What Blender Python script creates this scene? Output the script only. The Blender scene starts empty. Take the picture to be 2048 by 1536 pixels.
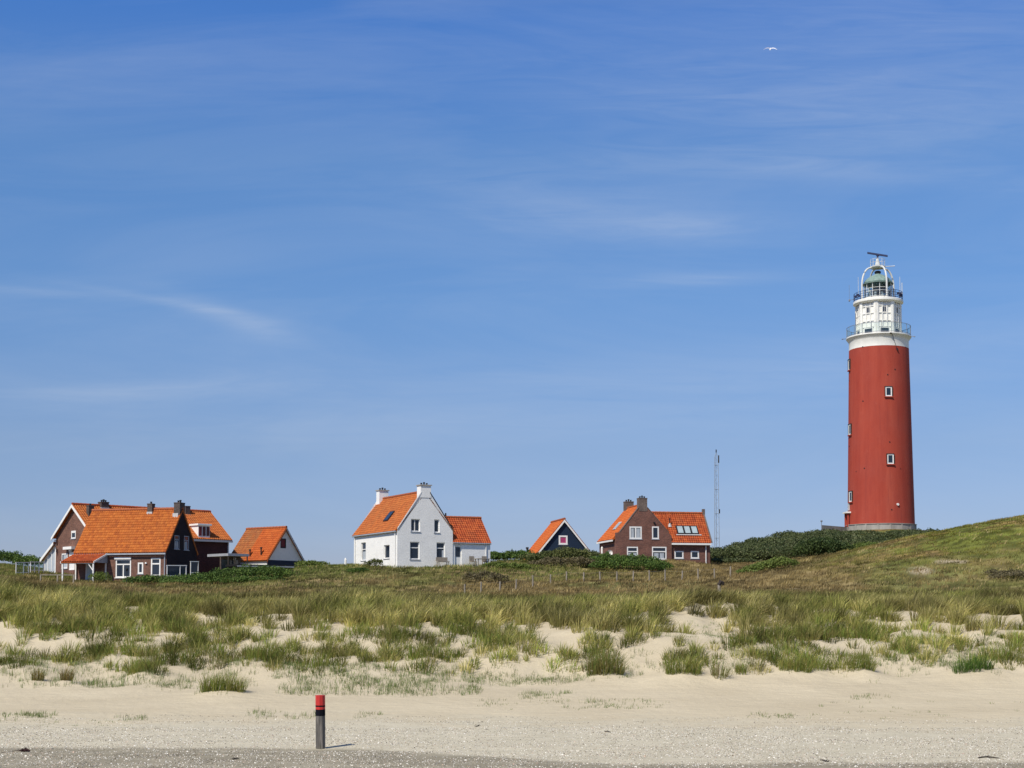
import bpy, math, random
import numpy as np
from math import sin, cos, tan, pi, radians, sqrt, atan2
from mathutils import Vector
random.seed(7); rng = np.random.default_rng(11)
scene = bpy.context.scene
COL = scene.collection
# ------------------------------------------------------------------ camera model
F, CX, CY, PITCH, CAMZ = 2900.0, 1024.0, 1073.0, radians(3), 4.3
cp, sp = cos(PITCH), sin(PITCH)
def ray(px, py):
    a = (px-CX)/F; b = (CY-py)/F
    return (a, cp-b*sp, sp+b*cp)
def PT(px, py, d):
    r = ray(px, py); t = d/r[1]
    return Vector((r[0]*t, d, CAMZ+r[2]*t))
def zat(py, d):                       # height of an image row at forward distance d
    b = (CY-py)/F
    return CAMZ + d*(sp+b*cp)/(cp-b*sp)
def xat(px, d, py=1130):
    return PT(px, py, d).x
# ------------------------------------------------------------------ noise
def _hash(ix, iy, seed):
    h = (ix.astype(np.int64)*374761393 + iy.astype(np.int64)*668265263 + seed*1442695041) & 0xffffffff
    h = ((h ^ (h >> 13))*1274126177) & 0xffffffff
    return ((h ^ (h >> 16)) & 0xffff)/65535.0
def vnoise(x, y, seed=0):
    x = np.asarray(x, float); y = np.asarray(y, float)
    ix = np.floor(x); iy = np.floor(y); fx = x-ix; fy = y-iy
    fx = fx*fx*(3-2*fx); fy = fy*fy*(3-2*fy)
    a = _hash(ix, iy, seed); b = _hash(ix+1, iy, seed); c = _hash(ix, iy+1, seed); d = _hash(ix+1, iy+1, seed)
    return (a*(1-fx)+b*fx)*(1-fy)+(c*(1-fx)+d*fx)*fy
def fbm(x, y, s, octv=4, seed=0):
    x = np.asarray(x, float)/s; y = np.asarray(y, float)/s
    t = 0; amp = 1; n = 0
    for o in range(octv):
        t = t+amp*vnoise(x*2**o+17.3*o, y*2**o-9.1*o, seed+o*31); n += amp; amp *= 0.5
    return t/n
def sstep(a, b, x):
    t = np.clip((np.asarray(x, float)-a)/(b-a), 0, 1); return t*t*(3-2*t)
# ------------------------------------------------------------------ materials
MATS = {}
def newmat(name):
    m = bpy.data.materials.new(name); m.use_nodes = True
    nt = m.node_tree; bsdf = nt.nodes['Principled BSDF']; MATS[name] = m
    return m, nt, bsdf
def N(nt, kind, **kw):
    n = nt.nodes.new(kind)
    for k, v in kw.items():
        if k.startswith('i_'): n.inputs[k[2:].replace('_', ' ')].default_value = v
        else: setattr(n, k, v)
    return n
def rgba(c): return (c[0], c[1], c[2], 1)
def mixc(nt, fac, a, b, mode='MIX'):
    n = nt.nodes.new('ShaderNodeMix'); n.data_type = 'RGBA'; n.blend_type = mode
    for s, v in ((0, fac), (6, a), (7, b)):
        if hasattr(v, 'links'): nt.links.new(v, n.inputs[s])
        elif s == 0: n.inputs[0].default_value = v
        else: n.inputs[s].default_value = rgba(v)
    return n.outputs[2]
def ramp(nt, fac, stops):
    n = nt.nodes.new('ShaderNodeValToRGB'); nt.links.new(fac, n.inputs[0])
    el = n.color_ramp.elements
    while len(el) < len(stops): el.new(0.5)
    for e, (p, c) in zip(el, stops):
        e.position = p; e.color = rgba(c) if hasattr(c, '__len__') else (c, c, c, 1)
    return n.outputs[0]
def noise(nt, scale, detail=4, vec=None, rough=0.55, dist=0.0):
    n = N(nt, 'ShaderNodeTexNoise'); n.inputs['Scale'].default_value = scale
    n.inputs['Detail'].default_value = detail; n.inputs['Roughness'].default_value = rough
    n.inputs['Distortion'].default_value = dist
    if vec is not None: nt.links.new(vec, n.inputs['Vector'])
    return n.outputs['Fac']
def objvec(nt, scale=(1, 1, 1)):
    tc = N(nt, 'ShaderNodeTexCoord'); mp = N(nt, 'ShaderNodeMapping'); mp.inputs['Scale'].default_value = scale
    nt.links.new(tc.outputs['Object'], mp.inputs[0]); return mp.outputs[0]
def bump(nt, bsdf, h, strength=0.3, dist=0.02):
    b = N(nt, 'ShaderNodeBump'); b.inputs['Strength'].default_value = strength; b.inputs['Distance'].default_value = dist
    nt.links.new(h, b.inputs['Height']); nt.links.new(b.outputs[0], bsdf.inputs['Normal'])
def paint(name, c, rough=0.6, var=0.15, scale=3.0, spec=0.3, stretch=(1, 1, 1), dirt=None, dirtamt=0.5):
    m, nt, b = newmat(name)
    v = objvec(nt, stretch)
    f = noise(nt, scale, 5, v)
    col = ramp(nt, f, [(0.3, [x*(1-var) for x in c]), (0.7, [min(1, x*(1+var*.6)) for x in c])])
    if dirt:
        f2 = noise(nt, scale*.37, 6, v, .7)
        fr = ramp(nt, f2, [(0.52, 0.0), (0.75, dirtamt)])
        col = mixc(nt, fr, col, dirt)
    nt.links.new(col, b.inputs['Base Color'])
    b.inputs['Roughness'].default_value = rough; b.inputs['Specular IOR Level'].default_value = spec
    bump(nt, b, noise(nt, scale*9, 3, v), .12, .01)
    return m
def brickmat(name, c1, c2, mortar, scale=1.0, var=.35, bmp=.5):
    m, nt, b = newmat(name)
    uv = N(nt, 'ShaderNodeUVMap').outputs[0]
    br = N(nt, 'ShaderNodeTexBrick'); nt.links.new(uv, br.inputs['Vector'])
    br.inputs['Color1'].default_value = rgba(c1); br.inputs['Color2'].default_value = rgba(c2); br.inputs['Mortar'].default_value = rgba(mortar)
    br.inputs['Scale'].default_value = scale; br.inputs['Mortar Size'].default_value = .012
    br.inputs['Brick Width'].default_value = .23; br.inputs['Row Height'].default_value = .075; br.inputs['Bias'].default_value = -.1
    f = noise(nt, .9, 6, uv, .65); f2 = noise(nt, 9, 2, uv)
    col = mixc(nt, 1.0, br.outputs['Color'], ramp(nt, f, [(.3, 1-var), (.7, 1+var*.5)]), 'MULTIPLY')
    col = mixc(nt, 1.0, col, ramp(nt, f2, [(.3, 1-var*.8), (.7, 1.15)]), 'MULTIPLY')
    nt.links.new(col, b.inputs['Base Color']); b.inputs['Roughness'].default_value = .85; b.inputs['Specular IOR Level'].default_value = .2
    bump(nt, b, br.outputs['Fac'], -bmp, .01)
    return m
def tilemat(name, cs, moss=(.20, .12, .05), mossamt=.35):
    m, nt, b = newmat(name)
    uv = N(nt, 'ShaderNodeUVMap').outputs[0]
    fl = N(nt, 'ShaderNodeVectorMath', operation='FLOOR'); nt.links.new(uv, fl.inputs[0])
    wn = N(nt, 'ShaderNodeTexWhiteNoise', noise_dimensions='2D'); nt.links.new(fl.outputs[0], wn.inputs['Vector'])
    n = len(cs)
    col = ramp(nt, wn.outputs['Value'], [(i/(n-1), c) for i, c in enumerate(cs)])
    mp = N(nt, 'ShaderNodeMapping'); mp.inputs['Scale'].default_value = (.16, .07, 1); nt.links.new(uv, mp.inputs[0])
    f = noise(nt, 1.0, 6, mp.outputs[0], .62)
    col = mixc(nt, ramp(nt, f, [(.45, 0.0), (.72, mossamt)]), col, moss)
    f3 = noise(nt, 3.1, 3, uv)
    col = mixc(nt, 1.0, col, ramp(nt, f3, [(.3, .8), (.7, 1.12)]), 'MULTIPLY')
    nt.links.new(col, b.inputs['Base Color']); b.inputs['Roughness'].default_value = .7; b.inputs['Specular IOR Level'].default_value = .25
    return m
def vcol(name, rough=.8, trans=0.0, spec=.15, detail=None):
    m, nt, b = newmat(name)
    at = N(nt, 'ShaderNodeVertexColor'); at.layer_name = 'Col'
    col = at.outputs['Color']
    if detail:
        for sc, lo, hi in detail:
            col = mixc(nt, 1.0, col, ramp(nt, noise(nt, sc, 5, objvec(nt), .65), [(.3, lo), (.7, hi)]), 'MULTIPLY')
    nt.links.new(col, b.inputs['Base Color'])
    b.inputs['Roughness'].default_value = rough; b.inputs['Specular IOR Level'].default_value = spec
    if trans:
        t = N(nt, 'ShaderNodeBsdfTranslucent'); nt.links.new(col, t.inputs[0])
        mx = N(nt, 'ShaderNodeMixShader'); mx.inputs[0].default_value = trans
        nt.links.new(b.outputs[0], mx.inputs[1]); nt.links.new(t.outputs[0], mx.inputs[2])
        nt.links.new(mx.outputs[0], nt.nodes['Material Output'].inputs[0])
    return m
M = {}
M['white'] = paint('white_paint', (.80, .79, .76), .5, .06, 4)
M['whitewash'] = paint('whitewashed_brick', (.78, .775, .75), .8, .07, 2.2, dirt=(.52, .52, .49), dirtamt=.55)
M['offwhite'] = paint('lighthouse_white', (.80, .79, .74), .5, .10, 1.4, dirt=(.45, .43, .38), dirtamt=.35)
M['glass'], _nt, _b = newmat('window_glass')
_b.inputs['Base Color'].default_value = (.018, .028, .045, 1); _b.inputs['Roughness'].default_value = .06
M['curtain'] = paint('net_curtain', (.42, .46, .50), .7, .25, 6, stretch=(3, 3, .4))
M['skyglass'] = paint('blind_behind_glass', (.36, .44, .46), .15, .12, 2, spec=.5)
M['redshut'] = paint('maroon_shutter', (.16, .025, .03), .6, .2, 5)
M['pink'] = paint('magenta_blind', (.38, .05, .15), .6, .15, 6)
M['navy'] = paint('navy_boards', (.012, .026, .055), .6, .25, 5, stretch=(.3, .3, 4))
M['black'] = paint('black_metal', (.02, .02, .022), .5, .2, 6)
M['dark'] = paint('dark_wood', (.035, .028, .022), .7, .3, 6)
M['grey'] = paint('grey_fascia', (.34, .36, .40), .6, .12, 4)
M['lead'] = paint('lead_flashing', (.50, .50, .50), .6, .2, 5)
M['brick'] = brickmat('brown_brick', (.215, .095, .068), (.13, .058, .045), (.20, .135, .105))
M['darkbrick'] = brickmat('dark_brick', (.15, .10, .08), (.09, .055, .05), (.20, .17, .15))
M['rbrick'] = brickmat('purple_brown_brick', (.235, .095, .068), (.14, .058, .048), (.19, .125, .10))
M['wbrick'] = brickmat('white_painted_brick', (.86, .85, .82), (.82, .81, .785), (.72, .72, .70), var=.09, bmp=.7)
M['inky'] = brickmat('inky_brick', (.026, .018, .022), (.018, .013, .017), (.03, .022, .025))  # near-black brick, far darker than the cottage's other walls
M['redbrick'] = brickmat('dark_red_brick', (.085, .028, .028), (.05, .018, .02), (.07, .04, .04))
M['chim'] = brickmat('sooty_brick', (.12, .09, .08), (.07, .055, .05), (.13, .11, .10))
M['gchim'] = brickmat('grey_brown_brick', (.17, .125, .105), (.12, .085, .075), (.2, .17, .15))
OR = [(.46, .130, .026), (.40, .106, .023), (.51, .152, .031), (.34, .086, .021), (.47, .134, .028)]
M['tile'] = tilemat('orange_pantiles', OR)
M['tilewarm'] = tilemat('browned_orange_pantiles', [(.48, .14, .024), (.41, .108, .02), (.53, .165, .03), (.34, .085, .018), (.49, .142, .026)], (.32, .11, .03), .35)
M['tileold'] = tilemat('weathered_orange_pantiles', [(.42, .14, .035), (.36, .11, .035), (.46, .17, .05), (.32, .10, .035), (.40, .15, .05)], (.22, .13, .06), .55)
M['tilered'] = tilemat('red_orange_pantiles', [(.44, .09, .022), (.34, .062, .018), (.48, .115, .03), (.27, .048, .016), (.42, .088, .024)], (.16, .06, .03), .4)
M['tilenew'] = tilemat('bright_orange_pantiles', [(.50, .115, .020), (.42, .09, .018), (.54, .135, .026), (.46, .10, .02)], (.40, .11, .03), .3)
M['ridge'] = paint('ridge_tiles', (.36, .10, .035), .7, .25, 6)
M['concrete'] = paint('old_concrete', (.36, .34, .31), .9, .25, 1.2, dirt=(.16, .15, .13), dirtamt=.7, stretch=(1, 1, .6))
M['red'], nt, b = newmat('red_lighthouse_render')
v1 = objvec(nt, (1, 1, .12)); v2 = objvec(nt, (1, 1, 1))
c = ramp(nt, noise(nt, .8, 6, v1, .6), [(.3, (.31, .046, .030)), (.55, (.365, .060, .037)), (.75, (.41, .082, .050))])
c = mixc(nt, ramp(nt, noise(nt, .25, 5, v2, .6), [(.42, 0.0), (.75, .5)]), c, (.34, .075, .055))
c = mixc(nt, ramp(nt, noise(nt, 2.2, 4, v1, .7), [(.52, 0.0), (.78, .5)]), c, (.25, .036, .03))
c = mixc(nt, ramp(nt, noise(nt, 2.6, 3, objvec(nt, (1, 1, .035)), .6), [(.58, 0.0), (.70, .45)]), c, (.26, .045, .035))
c = mixc(nt, ramp(nt, noise(nt, 1.1, 6, v2, .75), [(.60, 0.0), (.72, .25)]), c, (.46, .14, .10))
nt.links.new(c, b.inputs['Base Color']); b.inputs['Roughness'].default_value = .75; b.inputs['Specular IOR Level'].default_value = .15
bump(nt, b, noise(nt, 5, 5, v2, .65), .35, .03)
M['copper'] = paint('verdigris_copper', (.20, .29, .26), .6, .3, 2.5, dirt=(.40, .50, .45), dirtamt=.6)
M['railnavy'] = paint('navy_rail', (.03, .04, .10), .5, .2, 6)
M['whiterail'] = paint('white_rail', (.62, .63, .61), .5, .1, 6)
M['clearglass'], nt, b = newmat('clear_glass')
b.inputs['Base Color'].default_value = (.25, .34, .34, 1); b.inputs['Roughness'].default_value = .04
_t = N(nt, 'ShaderNodeBsdfTransparent'); _t.inputs[0].default_value = (.88, .95, .94, 1)
_m = N(nt, 'ShaderNodeMixShader'); _m.inputs[0].default_value = .08
nt.links.new(_t.outputs[0], _m.inputs[1]); nt.links.new(b.outputs[0], _m.inputs[2]); nt.links.new(_m.outputs[0], nt.nodes['Material Output'].inputs[0])
M['steel'] = paint('galvanised_steel', (.20, .22, .26), .5, .15, 6)
M['palesteel'] = paint('pale_galvanised_steel', (.27, .30, .34), .5, .15, 6)
M['poler'] = paint('red_pole_paint', (.52, .035, .030), .5, .2, 7, stretch=(1, 1, .25), dirt=(.36, .06, .05), dirtamt=.5)
M['poleb'] = paint('black_pole_paint', (.007, .007, .011), .85, .3, 7, spec=.1)
M['polew'], nt, b = newmat('grey_weathered_wood')
vv = objvec(nt, (9, 9, .6))
c = ramp(nt, noise(nt, 2.2, 6, vv, .7), [(.32, (.035, .032, .032)), (.5, (.11, .10, .088)), (.70, (.28, .245, .21))])
c = mixc(nt, ramp(nt, noise(nt, 1.3, 3, objvec(nt), .5), [(.5, 0.0), (.8, .4)]), c, (.15, .14, .06))
nt.links.new(c, b.inputs['Base Color']); b.inputs['Roughness'].default_value = .85; bump(nt, b, noise(nt, 2.2, 6, vv, .7), .5, .01)
M['wood'] = paint('weathered_post_wood', (.30, .26, .21), .9, .35, 5, stretch=(3, 3, .5))
M['drift'] = paint('dark_driftwood', (.045, .035, .03), .9, .3, 8)
M['weed'] = paint('dried_seaweed', (.05, .022, .02), .8, .4, 12)
M['feather'] = paint('white_feathers', (.72, .72, .74), .7, .1, 6)
M['featherg'] = paint('grey_feathers', (.42, .42, .46), .7, .15, 6)
M['grass'] = vcol('grass_blades', .75, .32, .12)
M['leaf'] = vcol('shrub_leaves', .6, .15, .2)
M['shell'] = vcol('sea_shells', .6, 0, .3)
# ------------------------------------------------------------------ object helpers
def tag(o, label=None, cat=None, group=None, kind=None):
    if label: o['label'] = label
    if cat: o['category'] = cat
    if group: o['group'] = group
    if kind: o['kind'] = kind
    return o
def thing(name, loc, label, cat, group=None):
    o = bpy.data.objects.new(name, None); COL.objects.link(o); o.location = loc
    o.empty_display_size = .3
    return tag(o, label, cat, group)
def rootloc(o):
    l = Vector((0, 0, 0))
    while o is not None: l = l+o.location; o = o.parent
    return l
class MB:
    def __init__(s): s.v = []; s.f = []; s.uv = []
    def face(s, pts, uv=None):
        i = len(s.v); s.v += [Vector(p) for p in pts]; s.f.append(tuple(range(i, i+len(pts))))
        if uv is None:
            p0 = Vector(pts[0]); e = (Vector(pts[1])-p0)
            e = e.normalized() if e.length > 1e-9 else Vector((1, 0, 0))
            nn = (Vector(pts[1])-p0).cross(Vector(pts[2])-p0)
            up = nn.cross(e).normalized() if nn.length > 1e-12 else Vector((0, 0, 1))
            if abs(e.z) > .9: e, up = up, e
            uv = [((Vector(p)).dot(e), (Vector(p)).dot(up)) for p in pts]
        s.uv += list(uv)
        return s
    def box(s, o, a, b, c):           # corner + three edge vectors
        o, a, b, c = Vector(o), Vector(a), Vector(b), Vector(c)
        if a.cross(b).dot(c) < 0: a, b = b, a
        p = [o, o+a, o+a+b, o+b, o+c, o+a+c, o+a+b+c, o+b+c]
        for q in ((3, 2, 1, 0), (4, 5, 6, 7), (0, 1, 5, 4), (1, 2, 6, 5), (2, 3, 7, 6), (3, 0, 4, 7)):
            s.face([p[i] for i in q])
        return s
    def abox(s, cx, cy, z0, sx, sy, sz):
        return s.box((cx-sx/2, cy-sy/2, z0), (sx, 0, 0), (0, sy, 0), (0, 0, sz))
    def tube(s, pts, r, n=8, cap=True):
        pts = [Vector(p) for p in pts]; rr = r if hasattr(r, '__len__') else [r]*len(pts)
        rings = []
        for i, p in enumerate(pts):
            t = (pts[min(i+1, len(pts)-1)]-pts[max(i-1, 0)]).normalized()
            ref = Vector((0, 0, 1)) if abs(t.z) < .9 else Vector((1, 0, 0))
            u = t.cross(ref).normalized(); w = t.cross(u).normalized()
            rings.append([p+rr[i]*(cos(2*pi*k/n)*u+sin(2*pi*k/n)*w) for k in range(n)])
        for i in range(len(rings)-1):
            for k in range(n):
                k2 = (k+1) % n
                s.face([rings[i][k2], rings[i][k], rings[i+1][k], rings[i+1][k2]][::-1])
        if cap:
            s.face(rings[0]); s.face(rings[-1][::-1])
        return s
    def lathe(s, c, prof, n=48, a0=0, a1=2*pi, cap=False):
        c = Vector(c)
        closed = abs(a1-a0-2*pi) < 1e-6
        for (r0, z0), (r1, z1) in zip(prof[:-1], prof[1:]):
            for k in range(n):
                t0 = a0+(a1-a0)*k/n; t1 = a0+(a1-a0)*(k+1)/n
                q = [c+Vector((r0*cos(t0), r0*sin(t0), z0)), c+Vector((r0*cos(t1), r0*sin(t1), z0)),
                     c+Vector((r1*cos(t1), r1*sin(t1), z1)), c+Vector((r1*cos(t0), r1*sin(t0), z1))]
                if r1 < 1e-6: q = q[:3]
                elif r0 < 1e-6: q = [q[0], q[2], q[3]]
                s.face(q)
        return s
    def build(s, name, mat, parent=None, smooth=False, bevel=0, merge=None):
        L = rootloc(parent) if parent else Vector((0, 0, 0))
        me = bpy.data.meshes.new(name)
        me.from_pydata([tuple(v-L) for v in s.v], [], s.f)
        uvl = me.uv_layers.new(name='UVMap')
        flat = np.array(s.uv, dtype=np.float32).ravel()
        uvl.data.foreach_set('uv', flat)
        o = bpy.data.objects.new(name, me); COL.objects.link(o)
        if smooth or merge:
            import bmesh
            bm = bmesh.new(); bm.from_mesh(me); bmesh.ops.remove_doubles(bm, verts=bm.verts, dist=merge or 1e-4)
            bm.to_mesh(me); bm.free()
        if smooth:
            me.polygons.foreach_set('use_smooth', [True]*len(me.polygons))
            if smooth != 'all': me.set_sharp_from_angle(angle=radians(40))
        if parent: o.parent = parent
        me.materials.append(mat)
        if bevel:
            bv = o.modifiers.new('bevel', 'BEVEL'); bv.width = bevel; bv.segments = 2
        return o
def npmesh(name, verts, quads, tris, mat, cols=None, smooth=False):
    me = bpy.data.meshes.new(name)
    nq, ntr = len(quads), len(tris)
    me.vertices.add(len(verts)); me.vertices.foreach_set('co', np.asarray(verts, np.float32).ravel())
    me.loops.add(nq*4+ntr*3); me.polygons.add(nq+ntr)
    idx = np.concatenate([np.asarray(quads, np.int32).ravel(), np.asarray(tris, np.int32).ravel()]) if ntr else np.asarray(quads, np.int32).ravel()
    me.loops.foreach_set('vertex_index', idx.astype(np.int32))
    st = np.concatenate([np.arange(nq)*4, nq*4+np.arange(ntr)*3]).astype(np.int32)
    me.polygons.foreach_set('loop_start', st)
    me.update(calc_edges=True); me.validate()
    if cols is not None:
        at = me.color_attributes.new('Col', 'FLOAT_COLOR', 'POINT')
        c4 = np.ones((len(verts), 4), np.float32); c4[:, :3] = cols
        at.data.foreach_set('color', c4.ravel())
    if smooth: me.polygons.foreach_set('use_smooth', [True]*(nq+ntr))
    o = bpy.data.objects.new(name, me); COL.objects.link(o); me.materials.append(mat)
    return o
# ------------------------------------------------------------------ terrain
TC = [-1400, -600, 0, 150, 300, 450, 600, 720, 900, 1024, 1200, 1350, 1450, 1550, 1700, 1850, 2048, 2600, 3400]
TT = {
 36: 0.0, 46: 0.0, 54: .28, 60: .66, 64: 1.12,
 69: [1310]*2+[1312, 1315, 1312, 1310, 1305, 1302, 1302, 1300, 1298, 1292, 1292, 1298, 1300, 1300, 1300, 1300, 1300],
 74: [1255]*2+[1262, 1268, 1262, 1256, 1252, 1250, 1252, 1252, 1250, 1240, 1238, 1246, 1250, 1246, 1244, 1244, 1244],
 80: [1210]*2+[1212, 1218, 1218, 1216, 1214, 1216, 1218, 1218, 1220, 1214, 1212, 1214, 1218, 1216, 1214, 1210, 1210],
 85: [1188]*2+[1188, 1200, 1205, 1204, 1204, 1206, 1208, 1210, 1210, 1207, 1205, 1202, 1204, 1206, 1204, 1198, 1198],
 92: [1180]*2+[1182, 1198, 1208, 1208, 1205, 1206, 1208, 1209, 1210, 1207, 1205, 1201, 1200, 1200, 1198, 1190, 1190],
 100: [1165]*2+[1168, 1186, 1190, 1190, 1184, 1188, 1191, 1191, 1192, 1190, 1186, 1180, 1174, 1168, 1160, 1130, 1130],
 110: [1150]*2+[1156, 1172, 1174, 1172, 1160, 1166, 1169, 1171, 1174, 1173, 1165, 1154, 1134, 1112, 1090, 1040, 1040],
 118: [1140, 1140, 1150, 1163, 1165, 1162, 1146, 1148, 1148, 1152, 1158, 1160, 1156, 1143, 1116, 1080, 1052, 990, 990],
 124: [1136, 1136, 1143, 1156, 1160, 1157, 1138, 1134, 1132, 1140, 1149, 1152, 1151, 1138, 1105, 1070, 1034, 965, 965],
 130: [1132, 1132, 1137, 1150, 1160, 1157, 1134, 1129, 1129, 1133, 1140, 1144, 1147, 1136, 1103, 1069, 1032, 955, 955],
 140: [1130, 1130, 1130, 1148, 1158, 1156, 1132, 1129, 1130, 1124, 1116, 1120, 1130, 1127, 1110, 1082, 1050, 990, 990],
 150: [1128, 1128, 1124, 1148, 1158, 1156, 1136, 1133, 1133, 1120, 1113, 1117, 1124, 1119, 1108, 1086, 1062, 1020, 1020],
 160: [1128, 1128, 1124, 1148, 1158, 1156, 1138, 1137, 1136, 1122, 1114, 1117, 1118, 1108, 1099, 1086, 1072, 1040, 1040],
 172: [1130, 1130, 1130, 1148, 1158, 1156, 1142, 1142, 1140, 1128, 1120, 1117, 1108, 1092, 1081, 1074, 1076, 1060, 1060],
 182: [1132]*2+[1136, 1150, 1158, 1156, 1145, 1145, 1144, 1132, 1124, 1116, 1105, 1085, 1060, 1060, 1078, 1080, 1080],
 200: [1140]*2+[1145, 1155, 1160, 1160, 1150, 1150, 1150, 1140, 1132, 1122, 1108, 1086, 1060, 1062, 1085, 1100, 1100],
 220: 6.0, 260: 3.5, 320: 1.0, 400: 0.0}
ds = sorted(TT)
DG = np.arange(20, 401, 1.0); PG = np.arange(-1400, 3401, 20.0)
tz = np.array([[TT[d]]*len(TC) if not hasattr(TT[d], '__len__') else [zat(p, d) for p in TT[d]] for d in ds])
t1 = np.array([np.interp(PG, TC, row) for row in tz])
G = np.array([np.interp(DG, ds, t1[:, j]) for j in range(len(PG))]).T
def blur(A, s, ax):
    k = np.exp(-.5*(np.arange(-3*int(s+1), 3*int(s+1)+1)/s)**2); k /= k.sum(); r = len(k)//2
    pad = [(0, 0), (0, 0)]; pad[ax] = (r, r)
    B = np.pad(A, pad, 'edge'); return np.apply_along_axis(lambda m: np.convolve(m, k, 'valid'), ax, B)
G = blur(blur(G, 1.3, 0), 2.2, 1)
def basez(x, y):
    x = np.asarray(x, float); y = np.asarray(y, float)
    yy = np.clip(y, 20, 399.99); px = np.clip(CX+F*x/np.maximum(y, 1e-3)*1.0, -1400, 3399)
    i = (yy-20); j = (px+1400)/20
    i0 = np.floor(i).astype(int); j0 = np.floor(j).astype(int); fi = i-i0; fj = j-j0
    i1 = np.minimum(i0+1, len(DG)-1); j1 = np.minimum(j0+1, len(PG)-1)
    return (G[i0, j0]*(1-fj)+G[i0, j1]*fj)*(1-fi)+(G[i1, j0]*(1-fj)+G[i1, j1]*fj)*fi
# explicit tussocks: px, base row, width px, height px, colour kind, label
TUSS = [
 (73, 1366, 24, 32, 'b', 'narrow brown grass tussock, left one of a pair standing on bare sand'),
 (131, 1366, 26, 34, 'b', 'narrow brown grass tussock, right one of a pair standing on bare sand'),
 (445, 1391, 105, 48, 'g', 'wide green grass tussock on the sand up and left of the beach pole'),
 (282, 1353, 66, 36, 'g', 'round green grass tussock on the sand below the brick cottage'),
 (523, 1328, 66, 46, 'g', 'bushy bright green tussock at the edge of the sand left of the white house'),
 (1210, 1356, 86, 62, 'd', 'largest dark green tussock beside the bare sand slope in mid beach'),
 (1366, 1353, 84, 44, 'g', 'wide domed green tussock beside the bare sand slope'),
 (1440, 1357, 40, 40, 'd', 'steep dark tussock between the wide domed tussock and the tiny one'),
 (1481, 1348, 24, 26, 'g', 'tiny upright tussock alone on smooth sand'),
 (1590, 1347, 74, 36, 'g', 'low spreading green tussock below the lighthouse scrub'),
 (1636, 1347, 36, 42, 'g', 'pointed green tussock touching the low spreading one'),
 (1722, 1345, 64, 44, 'g', 'green tussock on the sand straight below the lighthouse'),
 (1945, 1348, 96, 42, 'e', 'broad vivid green tussock alone on the sand far right'),
 (1466, 1241, 22, 24, 't', 'small tan tussock in the middle of the trampled sand hollow'),
 (2012, 1326, 70, 46, 'g', 'upright green tussock at the right edge above the vivid one'),
 (860, 1318, 60, 40, 'g', 'green tussock on the sand below the white house'),
 (640, 1340, 40, 34, 'g', 'small green tussock above the red topped pole'),
]
def ground_hit(px, py):
    r = ray(px, py); dd = np.arange(40, 200, .1)
    X = r[0]/r[1]*dd; Z = CAMZ+r[2]/r[1]*dd
    k = np.argmax(terrz(X, dd) >= Z)
    return (X[k], dd[k])
MOUNDS = []
def terrz(x, y):
    x = np.asarray(x, float); y = np.asarray(y, float)
    z = basez(x, y)
    env = sstep(61, 67, y)*(1-sstep(84, 92, y))
    z = z+env*((fbm(x, y*1.3, 4.5, 3, 5)-.5)*1.0+(fbm(x, y, 1.3, 3, 9)-.5)*.28)
    env2 = sstep(90, 100, y)*(1-sstep(190, 240, y))
    z = z+env2*((fbm(x, y, 7, 4, 21)-.5)*.5)
    z = z+sstep(44, 60, y)*(fbm(x, y, 1.2, 3, 33)-.5)*.05*(1-sstep(90, 100, y))
    z = z+.13*(fbm(x, y, .55, 2, 35)-.5)*sstep(66, 70, y)*(1-sstep(82, 86, y))*sstep(7, 9, x)
    z = z-.03*np.exp(-((y-45.6-.02*x)/.25)**2)*(x < 3)
    for mx, my, mr, mh in MOUNDS:
        z = z+mh*np.exp(-((x-mx)**2+(y-my)**2)/mr**2)
    return z
TPOS = [ground_hit(t[0], t[1]) for t in TUSS]
MOUNDS = [(x, y, max(.5, t[2]/2900*y*.55), .12+.10*(t[2] > 60)) for (x, y), t in zip(TPOS, TUSS)]
dv = np.concatenate([np.arange(4, 36, 2), np.arange(36, 60, .3), np.arange(60, 92, .25), np.arange(92, 135, .5), np.arange(135, 210, 1.2), np.arange(210, 400, 8), 400*1.25**np.arange(0, 12)])
pv = np.concatenate([np.arange(-1400, -100, 40), np.arange(-100, 2150, 7), np.arange(2150, 3401, 40)])
D, P_ = np.meshgrid(dv, pv, indexing='ij')
X = (P_-CX)/F*D
Z = terrz(X, D)
def clerp(a, b, t): return np.asarray(a)*(1-t[..., None])+np.asarray(b)*t[..., None]
SAND = (.46, .395, .28); SANDL = (.54, .47, .34)
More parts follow.
